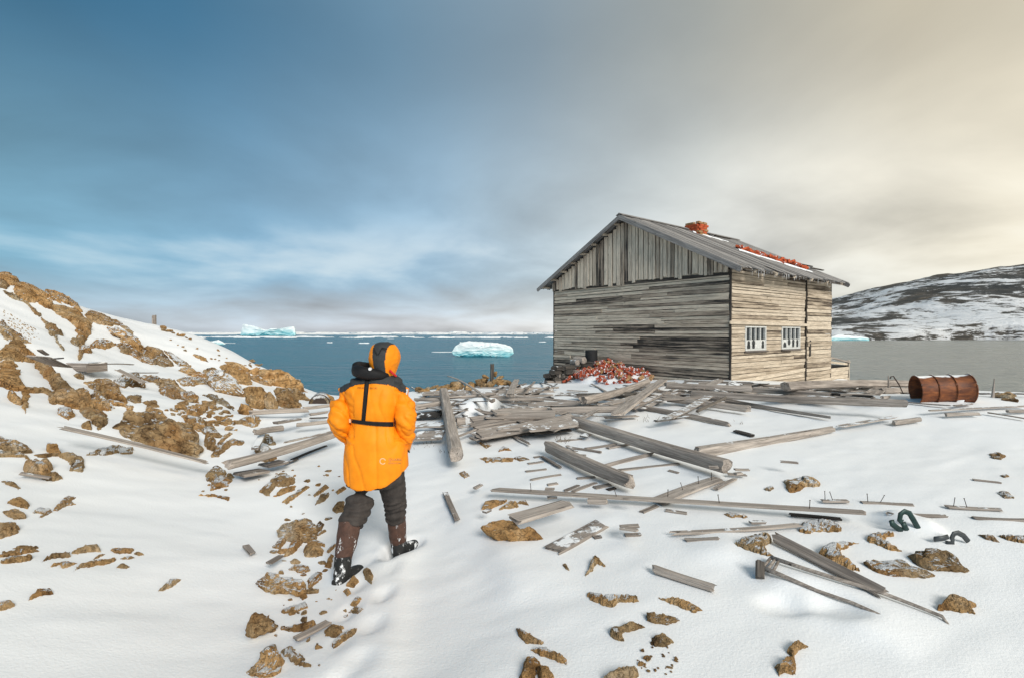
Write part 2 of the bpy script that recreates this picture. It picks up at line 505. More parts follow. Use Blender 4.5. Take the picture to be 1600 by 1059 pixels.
def add_tube(bm, pts, radii, n=10, flat=1.0, cap=True, hint=None):
    """loft of ellipses along a path; radii are numbers or (a, b)"""
    pts = [Vector(p) for p in pts]
    rings = []
    h = Vector(hint) if hint else None
    for i, p in enumerate(pts):
        d = (pts[min(i + 1, len(pts) - 1)] - pts[max(i - 1, 0)]).normalized()
        ref = h if h else (Vector((0, 0, 1)) if abs(d.z) < 0.9 else Vector((0, 1, 0)))
        a = d.cross(ref).normalized()
        b = a.cross(d).normalized()
        r = radii[i] if not isinstance(radii, (int, float)) else radii
        ra, rb = (r if isinstance(r, tuple) else (r, r * flat))
        rings.append([bm.verts.new(p + a * (math.cos(2 * PI * k / n) * ra) + b * (math.sin(2 * PI * k / n) * rb)) for k in range(n)])
    for r0, r1 in zip(rings[:-1], rings[1:]):
        for k in range(n):
            bm.faces.new((r0[k], r0[(k + 1) % n], r1[(k + 1) % n], r1[k]))
    if cap:
        bm.faces.new(rings[0][::-1]); bm.faces.new(rings[-1])
    return rings

# ------------------------------------------------------------------ terrain
def vnoise(x, y, seed=0):
    """smooth 2-D value noise on arrays, -1..1"""
    xi = np.floor(x).astype(np.int64); yi = np.floor(y).astype(np.int64)
    fx = x - xi; fy = y - yi
    fx = fx * fx * fx * (fx * (fx * 6 - 15) + 10); fy = fy * fy * fy * (fy * (fy * 6 - 15) + 10)
    def h(a, b):
        n = (a * 374761393 + b * 668265263 + seed * 974711) & 0x7fffffff
        n = ((n ^ (n >> 13)) * 1274126177) & 0x7fffffff
        return ((n ^ (n >> 16)) & 0xffff) / 32767.5 - 1.0
    return (h(xi, yi) * (1 - fx) + h(xi + 1, yi) * fx) * (1 - fy) + (h(xi, yi + 1) * (1 - fx) + h(xi + 1, yi + 1) * fx) * fy


SEA_Z = CAMZ - 7.0
CTRL = [  # pixel and forward distance of points the snow surface passes through
    (800, 1059, 2.35), (1200, 1059, 2.35), (1600, 1059, 2.4), (1600, 900, 3.3), (1600, 760, 4.9), (1600, 660, 7.6), (1600, 622, 10.2),
    (1400, 900, 3.3), (1400, 760, 4.9), (1400, 660, 7.9), (1480, 622, 8.9), (1400, 615, 11),
    (1200, 900, 3.3), (1200, 760, 5.0), (1200, 660, 8.2), (1200, 612, 11.3), (1060, 612, 11.3),
    (950, 900, 3.35), (950, 780, 4.8), (950, 680, 7.3), (950, 622, 10.6), (900, 603, 14.0),
    (800, 900, 3.5), (800, 780, 5.0), (800, 700, 7.0), (800, 640, 9.8), (800, 608, 12.6), (700, 1000, 2.85), (700, 860, 4.15), (700, 760, 5.5), (700, 680, 7.8), (690, 615, 12.2),
    (630, 858, 4.3), (528, 917, 3.75), (580, 760, 5.7), (600, 680, 8.2), (590, 990, 3.0), (480, 990, 3.05), (450, 840, 4.5), (470, 740, 6.0),
    (400, 1059, 2.5), (200, 1059, 2.35), (0, 1059, 2.2), (400, 900, 3.7), (200, 900, 3.3), (0, 900, 2.9), (200, 780, 4.6), (0, 780, 3.9),
    (350, 735, 6.0), (400, 700, 7.0), (200, 715, 5.5), (0, 700, 4.8), (100, 640, 6.5), (0, 600, 6.7), (0, 540, 8.3), (0, 480, 10.3), (0, 429, 12.2),
    (100, 560, 9.0), (60, 452, 12.7), (120, 477, 13.3), (180, 496, 14.2), (240, 509, 15.8), (300, 527, 16.6), (360, 547, 16.0), (412, 574, 15.0), (472, 612, 13.4),
    (250, 620, 8.6), (250, 565, 12.0), (330, 600, 11.2), (400, 640, 9.6), (480, 645, 9.6), (480, 618, 12.6), (560, 617, 12.6), (150, 600, 8.8),
    (660, 610, 12.8), (770, 602, 13.6), (850, 598, 14.6),
    (866, 578, 18.3), (1140, 594, 13.0), (1220, 596, 14.8), (1293, 597, 16.8), (1325, 595, 18.0), (1420, 614, 12.0), (1600, 613, 12.4)]
pts = [P(*c) for c in CTRL]
crest = [(0, 429, 12.2), (60, 452, 12.7), (120, 477, 13.3), (180, 496, 14.2), (240, 509, 15.8), (300, 527, 16.6), (360, 547, 16.0), (412, 574, 15.0), (472, 612, 13.4)]
for c in crest:
    q = P(*c)
    d = Vector((q.x, q.y, 0)).normalized()
    pts.append(Vector((q.x, q.y, 0)) + d * 4 + Vector((0, 0, q.z - 0.9)))
    pts.append(Vector((q.x, q.y, 0)) + d * 10 + Vector((0, 0, q.z - 4.0)))
for x, y, z in [(-2, 17, -1.2), (0.3, 17.5, -1.0), (-4, 16.5, -1.0), (-2, 24, -5.6), (2, 28, -5.8), (-5, 25, -5.8), (7, 27, -4.5), (12, 25, -3.5), (14, 18, -1.4), (19, 18, -2.5),
                (20, 26, -6), (1.5, 20.5, -0.6), (3, 24, -2.6), (7, 22.5, -1.2), (4.2, 17.0, .42), (7, 17, .30), (6.5, 19, .1), (10.5, 19.5, -.3), (1.2, 18.5, .15), (30, 14, -3.5), (30, 26, -8), (0, 36, -8), (12, 36, -8), (30, 36, -9), (-14, 36, -8), (-30, 36, -5),
                (0, -3, 0.25), (6, -3, 0.35), (-6, -3, 1.2), (14, -3, 0.6), (14, 4, 0.5), (15, 9, 0.4), (30, -3, 0.8), (30, 6, 0.3), (-8, 3, 1.6), (-14, 4, 3.0), (-14, -3, 3), (-16, 11, 4.4), (-22, 12, 5.6), (-30, 6, 6), (-30, 18, 5), (-30, -3, 5), (-20, 22, 1.5)]:
    pts.append(Vector((x, y, z)))
CX = np.array([p.x for p in pts]); CY = np.array([p.y for p in pts]); CZ = np.array([p.z for p in pts])

def tps_kernel(r2):
    return np.where(r2 > 1e-12, 0.5 * r2 * np.log(np.maximum(r2, 1e-12)), 0.0)

N_ = len(pts)
K = tps_kernel((CX[:, None] - CX[None]) ** 2 + (CY[:, None] - CY[None]) ** 2) + np.eye(N_) * 0.12
PM = np.stack([np.ones(N_), CX, CY], 1)
AA = np.block([[K, PM], [PM.T, np.zeros((3, 3))]])
SOL = np.linalg.solve(AA, np.concatenate([CZ, np.zeros(3)]))


def seg_axis(lo, hi, knots):
    """axis with spacing that varies: knots = [(limit, step)]"""
    v = [lo]
    while v[-1] < hi:
        st = next(s for l, s in knots if v[-1] < l)
        v.append(v[-1] + st)
    return np.array(v)


xs = seg_axis(-32, 32, [(-14, 0.4), (-6, 0.09), (7, 0.045), (14, 0.09), (99, 0.4)])
ys = seg_axis(-4, 38, [(1.4, 0.2), (6.5, 0.035), (10, 0.06), (19, 0.10), (99, 0.4)])
GX, GY = np.meshgrid(xs, ys)

def tps(x, y):
    out = SOL[N_] + SOL[N_ + 1] * x + SOL[N_ + 2] * y
    for i in range(N_):
        out = out + SOL[i] * tps_kernel((x - CX[i]) ** 2 + (y - CY[i]) ** 2)
    return out

# evaluate the smooth base on a coarse grid and interpolate
cxs = np.arange(-33, 33.01, 0.3); cys = np.arange(-5, 39.01, 0.3)
CGX, CGY = np.meshgrid(cxs, cys)
CG = tps(CGX, CGY)

def bil(x, y, ax, ay, Z):
    ix = np.clip(np.searchsorted(ax, x) - 1, 0, len(ax) - 2); iy = np.clip(np.searchsorted(ay, y) - 1, 0, len(ay) - 2)
    fx = np.clip((x - ax[ix]) / (ax[ix + 1] - ax[ix]), 0, 1); fy = np.clip((y - ay[iy]) / (ay[iy + 1] - ay[iy]), 0, 1)
    return (Z[iy, ix] * (1 - fx) + Z[iy, ix + 1] * fx) * (1 - fy) + (Z[iy + 1, ix] * (1 - fx) + Z[iy + 1, ix + 1] * fx) * fy

GZ = bil(GX, GY, cxs, cys, CG)

def polyline_ridge(px_pts, height, wl, wr):
    """a drift edge: gentle on one side, steep on the other"""
    q = [P(*c) for c in px_pts]
    best = np.full(GX.shape, 1e9); side = np.zeros(GX.shape); tt = np.zeros(GX.shape)
    n = len(q) - 1
    for i in range(n):
        ax, ay, bx, by = q[i].x, q[i].y, q[i + 1].x, q[i + 1].y
        L2 = (bx - ax) ** 2 + (by - ay) ** 2
        t = np.clip(((GX - ax) * (bx - ax) + (GY - ay) * (by - ay)) / L2, 0, 1)
        ddx = GX - (ax + t * (bx - ax)); ddy = GY - (ay + t * (by - ay))
        d = np.hypot(ddx, ddy)
        s = np.sign((bx - ax) * ddy - (by - ay) * ddx)
        m = d < best
        best = np.where(m, d, best); side = np.where(m, s, side); tt = np.where(m, (i + t) / n, tt)
    wdt = np.where(side > 0, wl, wr)
    return height * np.exp(-(best / wdt) ** 2) * np.clip(np.sin(np.clip(tt, 0.02, 0.98) * PI) * 1.6, 0, 1)

# wind-packed undulation
ca, sa = math.cos(0.55), math.sin(0.55)
UX = GX * ca + GY * sa; UY = -GX * sa + GY * ca
rel = 0.045 * vnoise(UX * 0.55, UY * 1.1, 3) + 0.022 * vnoise(UX * 1.3, UY * 2.9, 5) + 0.010 * vnoise(UX * 3.1, UY * 6.5, 8)
rel += 0.004 * vnoise(UX * 9, UY * 15, 12)
rid = 1 - np.abs(vnoise(UX * 0.5 + 5, UY * 1.1, 21))
rel += 0.018 * np.maximum(rid - 0.6, 0) / 0.4
rough = np.clip((-GX - 2.0) / 3.0, 0, 1) * np.clip((GY - 4.0) / 3.0, 0, 1)          # stony left bank
rel += rough * (0.07 * vnoise(GX * 1.4, GY * 1.4, 31) + 0.035 * vnoise(GX * 3.7, GY * 3.7, 37))
GZ = GZ + rel * 0.36
GZ += polyline_ridge([(655, 845, 4.45), (618, 890, 3.95), (606, 960, 3.3), (596, 1059, 2.6), (580, 1200, 2.0)], 0.055, 0.14, 0.5)
GZ += polyline_ridge([(690, 790, 5.1), (780, 860, 4.0), (830, 980, 3.0)], 0.05, 0.35, 0.16)
GZ += polyline_ridge([(1060, 860, 3.7), (1180, 880, 3.5), (1300, 960, 2.9), (1450, 1040, 2.5)], 0.05, 0.4, 0.14)
GZ += polyline_ridge([(720, 650, 9.0), (745, 635, 9.8), (790, 640, 9.6)], 0.28, 0.45, 0.45)
GZ += polyline_ridge([(1380, 815, 4.3), (1420, 840, 4.0), (1480, 850, 3.9)], 0.07, 0.2, 0.12)

def dent(px, py, Y, rx, ry, depth):
    q = P(px, py, Y)
    global GZ
    GZ = GZ - depth * np.exp(-(((GX - q.x) / rx) ** 2 + ((GY - q.y) / ry) ** 2) ** 2)

dent(611, 868, 4.2, 0.07, 0.16, 0.10)
dent(645, 852, 4.35, 0.08, 0.10, 0.07)
dent(626, 858, 4.30, 0.12, 0.16, 0.08)
for i_ in range(9):
    t_ = i_ / 8
    dent(598 - 62 * t_ + (19 if i_ % 2 else -17) + 7 * math.sin(i_ * 2.7), 876 + 205 * t_ + 8 * math.sin(i_ * 4.1), 4.1 - 1.72 * t_, 0.06 + .012 * math.sin(i_ * 3), 0.13, 0.028 + .010 * math.sin(i_ * 5))
dent(1270, 965, 3.0, 0.22, 0.14, 0.035)
dent(1310, 990, 2.9, 0.16, 0.12, 0.04)
dent(1220, 980, 2.95, 0.13, 0.10, 0.03)


def ground_z(x, y):
    return bil(np.asarray(x, float), np.asarray(y, float), xs, ys, GZ)


def G_many(px, py):
    """where the rays of these pixels meet the ground"""
    px = np.asarray(px, float); py = np.asarray(py, float)
    u = (px - 800) / FPX; v = (529.5 - py) / FPX
    c, s = math.cos(PITCH), math.sin(PITCH)
    dyv = c + v * s
    dxn = u / dyv; dzn = (v * c - s) / dyv
    Y = np.full(px.shape, 1.2); hit = np.zeros(px.shape, bool); lo = Y.copy(); hi_ = Y.copy()
    step = 1.02
    prev = Y.copy()
    while Y.max() < 24:
        below = (CAMZ + dzn * Y) < ground_z(dxn * Y, Y)
        new = below & ~hit
        lo = np.where(new, prev, lo); hi_ = np.where(new, Y, hi_)
        hit |= below
        if hit.all(): break
        prev = Y.copy(); Y = Y * step
    lo = np.where(hit, lo, 17.0); hi_ = np.where(hit, hi_, 17.0)
    for _ in range(14):
        mid = (lo + hi_) / 2
        b = (CAMZ + dzn * mid) < ground_z(dxn * mid, mid)
        hi_ = np.where(b, mid, hi_); lo = np.where(b, lo, mid)
    Y = (lo + hi_) / 2
    return np.stack([dxn * Y, Y, CAMZ + dzn * Y], -1), hit


def G(px, py):
    r, h = G_many([px], [py])
    return Vector(r[0])


nx, ny = len(xs), len(ys)
me = bpy.data.meshes.new('ground')
me.vertices.add(nx * ny)
me.vertices.foreach_set('co', np.stack([GX, GY, GZ], -1).reshape(-1).astype(np.float32))
idx = np.arange(nx * ny).reshape(ny, nx)
quads = np.stack([idx[:-1, :-1], idx[:-1, 1:], idx[1:, 1:], idx[1:, :-1]], -1).reshape(-1, 4)
me.loops.add(quads.size)
me.loops.foreach_set('vertex_index', quads.reshape(-1).astype(np.int32))
me.polygons.add(len(quads))
me.polygons.foreach_set('loop_start', np.arange(0, quads.size, 4, dtype=np.int32))
me.polygons.foreach_set('use_smooth', np.ones(len(quads), bool))
me.update(calc_edges=True)
me.materials.append(MAT['snow'])
ground = bpy.data.objects.new('ground', me)
COL.objects.link(ground)
tag(ground, 'wind-packed white snow covering the stony shore', 'snow', kind='structure')

# sea: one sheet to the horizon
S = 60000.0
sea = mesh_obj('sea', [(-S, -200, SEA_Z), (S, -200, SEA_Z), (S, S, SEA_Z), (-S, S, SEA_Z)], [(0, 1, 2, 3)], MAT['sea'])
tag(sea, 'dark blue rippled sea reaching to the horizon', 'sea', kind='structure')

# the snow-streaked hill across the bay
SKY = [(1000, 519), (1160, 506), (1240, 494), (1296, 485), (1340, 480), (1370, 472), (1400, 462), (1440, 449), (1480, 437), (1530, 420), (1600, 411), (1700, 402), (1900, 392), (2200, 396), (2700, 420), (3400, 470)]
skx = np.array([a for a, b in SKY], float); sky_ = np.array([b for a, b in SKY], float)
hx = np.linspace(60, 2400, 380); hy = np.concatenate([np.linspace(430, 760, 110), np.linspace(765, 1300, 40)])
HX, HY = np.meshgrid(hx, hy)
ppx = 800 + FPX * HX / np.minimum(HY, 760)
hgt = np.maximum(519 - np.interp(ppx, skx, sky_), 0) * 760 / FPX + 7.0
shore = 452 + 14 * vnoise(HX * 0.012, HX * 0 + 3, 4)
tr = np.clip((HY - shore) / (760 - shore), 0, 1)
prof = np.where(tr > 0, 0.12 + 0.88 * (tr ** 0.92), 0)
HZ = SEA_Z - 1.5 + (hgt + 1.5) * prof
HZ = HZ * 1.0 - np.clip((HY - 760) / 540, 0, 1) ** 2 * hgt * 0.6
bumpy = 5.0 * vnoise(HX * 0.012, HY * 0.012, 7) + 2.4 * vnoise(HX * 0.035, HY * 0.035, 9) + 1.1 * vnoise(HX * 0.09, HY * 0.09, 11)
HZ -= 30 * np.clip((1230 - ppx) / 90, 0, 1)
HZ += bumpy * np.clip(tr * 3, 0, 1) * np.clip(hgt / 60, 0.1, 1)
v = np.stack([HX, HY, HZ], -1).reshape(-1, 3)
ii = np.arange(len(v)).reshape(HX.shape)
q = np.stack([ii[:-1, :-1], ii[:-1, 1:], ii[1:, 1:], ii[1:, :-1]], -1).reshape(-1, 4)
hill = mesh_obj('hill', v.tolist(), q.tolist(), MAT['hill'], smooth=True)
tag(hill, 'rocky hillside streaked with snow across the bay', 'hill', kind='structure')

# ------------------------------------------------------------------ rocks
def resample(poly, n):
    q = np.array(poly + [poly[0]], float)
    d = np.concatenate([[0], np.cumsum(np.hypot(*(q[1:] - q[:-1]).T))])
    t = np.linspace(0, d[-1], n, endpoint=False)
    return np.stack([np.interp(t, d, q[:, 0]), np.interp(t, d, q[:, 1])], 1)


def facet_field(rng, k=5, slope=1.0):
    """min of tilted planes over the unit disc: a faceted top, about 0.4..1"""
    pl = []
    for i in range(k):
        a = 2 * PI * (i + rng.random()) / k
        pl.append((rng.uniform(0.8, 1.1), math.cos(a) * slope * rng.uniform(0.25, 0.75), math.sin(a) * slope * rng.uniform(0.25, 0.75)))
    return lambda u, v: min(1.0, min(c - (a * u + b * v) for c, a, b in pl))


def rough_up(bm, size, seed, amp=1.0):
    """break a smooth stone into tilted facets and grain"""
    bm.normal_update()
    nr = [v.normal.copy() for v in bm.verts]
    sc = 3.2 / max(size, .06)
    sd = Vector((seed * 1.37, seed * .71, seed * .23))
    for v, n in zip(bm.verts, nr):
        q = v.co * sc + sd
        d, pts_ = noise.voronoi(q)
        c = pts_[0]
        dr = Vector((noise.noise(c * 3.1), noise.noise(c * 3.1 + Vector((7, 0, 0))), noise.noise(c * 3.1 + Vector((0, 7, 0)))))
        off = noise.noise(c * 5.3) * .10 + (q - c).dot(dr) * .55 - max(0, .06 - (d[1] - d[0])) * .9
        off += noise.fractal(q * 2.6, .8, 2.1, 3) * .07
        v.co += n * (off * amp * size * .33)


def rock_laid(poly, rise, seed, n=30):
    """bedrock or a mostly buried stone showing through the snow: its outline lies where it meets the ground"""
    rng = random.Random(seed)
    q = np.array(poly, float)
    x0, y0 = q.min(0); x1, y1 = q.max(0)
    cell = max(.7, max(x1 - x0, (y1 - y0) * 1.3) / n)
    gx = np.arange(x0 - 2 * cell, x1 + 2.01 * cell, cell); gy = np.arange(y0 - 2 * cell * .8, y1 + 2.01 * cell * .8, cell * .8)
    PX, PY = np.meshgrid(gx, gy)
    inside = np.zeros(PX.shape, bool); dist = np.full(PX.shape, 1e9)
    wob = cell * .8
    QX = PX + wob * vnoise(PX / (cell * 2.5), PY / (cell * 2.5), seed); QY = PY + wob * .7 * vnoise(PX / (cell * 2.5), PY / (cell * 2.5), seed + 50)
    j = len(q) - 1
    for i in range(len(q)):
        ax, ay = q[j]; bx_, by_ = q[i]
        cond = ((by_ > QY) != (ay > QY))
        with np.errstate(divide='ignore', invalid='ignore'):
            xi = (ax - bx_) * (QY - by_) / (ay - by_ if ay != by_ else 1e-9) + bx_
        inside ^= cond & (QX < xi)
        L2 = (bx_ - ax) ** 2 + (by_ - ay) ** 2 + 1e-9
        t = np.clip(((QX - ax) * (bx_ - ax) + (QY - ay) * (by_ - ay)) / L2, 0, 1)
        dist = np.minimum(dist, np.hypot(QX - ax - t * (bx_ - ax), QY - ay - t * (by_ - ay)))
        j = i
    sd = np.where(inside, dist, -dist)
    keep = sd > -1.6 * cell
    dm = max(sd.max(), 1e-3)
    ids = -np.ones(PX.shape, int); ids[keep] = np.arange(keep.sum())
    g, hit = G_many(PX[keep], PY[keep])
    s_ = sd[keep]
    f = np.clip(s_ / (dm * .55), 0, 1) ** .55
    ff = facet_field(rng, 5)
    ext = (q.max(0) - q.min(0)) / 2 + 1e-6; cc = (q.max(0) + q.min(0)) / 2
    verts = []
    for k, (p, h) in enumerate(zip(g, f)):
        u = (PX[keep][k] - cc[0]) / ext[0]; v = -(PY[keep][k] - cc[1]) / ext[1]
        up = rise * h * (.3 + .7 * max(0.1, ff(u, v))) if s_[k] > 0 else (s_[k] / cell * .06 - .01)
        verts.append(Vector((p[0], p[1], p[2] + up)))
    faces = []
    for a_ in range(PX.shape[0] - 1):
        for b_ in range(PX.shape[1] - 1):
            c4 = (ids[a_, b_], ids[a_, b_ + 1], ids[a_ + 1, b_ + 1], ids[a_ + 1, b_])
            if min(c4) >= 0: faces.append(tuple(int(z) for z in c4[::-1]))
    return verts, faces


def rock_upright(poly, lean, bulge, back, seed, n=34, Y=None, sink=0.08, zbase=None):
    """a boulder with the given outline seen from the camera side, a faceted front and a deep back"""
    rng = random.Random(seed)
    base = resample(poly, n)
    c = base.mean(0)
    base = c + (base - c) * 1.06
    bi = base[:, 1].argmax()
    if Y is None:
        b = G(base[bi, 0], base[bi, 1])
    else:
        b = P(base[bi, 0], base[bi, 1], Y)
    upv = Vector((0, math.sin(lean), math.cos(lean)))
    nrm = Vector((0, -math.cos(lean), math.sin(lean)))
    o = Vector((0, 0, CAMZ))
    def on_plane(px, py):
        d = P(px, py, 1.0) - o
        k = nrm.dot(b - o) / nrm.dot(d)
        return o + d * k
    ext = np.abs(base - c).max(0) + 1e-6
    w = (on_plane(base[:, 0].max(), c[1]) - on_plane(base[:, 0].min(), c[1])).length
    h_ = (on_plane(c[0], base[:, 1].max()) - on_plane(c[0], base[:, 1].min())).length
    s = min(w, h_)
    ff = facet_field(rng, 4, 1.7); fb = facet_field(rng, 4, 1.0)
    T = [0.0, 0.25, 0.48, 0.68, 0.84, 0.95, 1.0]; HH = [1, 1.0, 0.99, 0.95, 0.84, 0.55, 0.0]
    verts = []; ringF = []; ringB = []
    def vert(r, t, hh, side):
        p = on_plane(r[0], r[1])
        u = (r[0] - c[0]) / ext[0]; v = -(r[1] - c[1]) / ext[1]
        nz = noise.fractal(p * (2.2 / max(s, 0.1)) + Vector((seed * 1.7, side * 5, 0)), 0.8, 2.1, 4) * 0.22
        if side > 0:
            off = nrm * (bulge * s * hh * (0.25 + 0.75 * ff(u, v) + nz))
        else:
            off = nrm * (-back * s * hh * (0.3 + 0.7 * fb(u, v) + nz))
        q = p + off
        return q
    for side, rings in ((1, ringF), (-1, ringB)):
        for t, hh in list(zip(T, HH))[1:]:
            if side < 0 and t == 1.0:
                rings.append(ringF[-1]); continue
            ids = []
            for i in range(n):
                r = c + (base[i] - c) * t
                verts.append(vert(r, t, hh, side)); ids.append(len(verts) - 1)
            rings.append(ids)
    faces = []
    for side, rings in ((1, ringF), (-1, ringB)):
        verts.append(vert(c, 0, 1, side)); ce = len(verts) - 1
        for r0, r1 in zip(rings[:-1], rings[1:]):
            for i in range(n):
                j = (i + 1) % n
                f = (r0[i], r0[j], r1[j], r1[i])
                faces.append(f if side < 0 else f[::-1])
        for i in range(n):
            j = (i + 1) % n
            f = (ce, rings[0][j], rings[0][i])
            faces.append(f if side < 0 else f[::-1])
    if Y is None:
        verts = [Vector((q.x, q.y, q.z - sink)) for q in verts]
    return verts, faces


def put_rock(name, vf, mat, label, group=None, snow=0.0, up=False, cat='rock'):
    verts, faces = vf
    cen = sum(verts, Vector()) / len(verts)
    o = mesh_obj(name, [v - cen for v in verts], faces, mat, smooth=True)
    bm = bmesh.new(); bm.from_mesh(o.data)
    if up: bmesh.ops.recalc_face_normals(bm, faces=bm.faces)
    if up and len(bm.faces) < 1500:
        bmesh.ops.subdivide_edges(bm, edges=bm.edges[:], cuts=1, use_grid_fill=True)
    dm_ = [max(v[i] for v in verts) - min(v[i] for v in verts) for i in range(3)]
    rough_up(bm, sorted(dm_)[1] if up else min(dm_[0], dm_[2] * 3 + .1, .6), len(bpy.data.objects) % 97, 1.0 if up else .55)
    bm.to_mesh(o.data); bm.free()
    o.data.polygons.foreach_set('use_smooth', [False] * len(o.data.polygons))
    o.location = cen
    o['snow'] = snow
    tag(o, label, cat, group)
    return o


def cpoly(k, pts_):
    return [cr(k, x, y) for x, y in pts_]


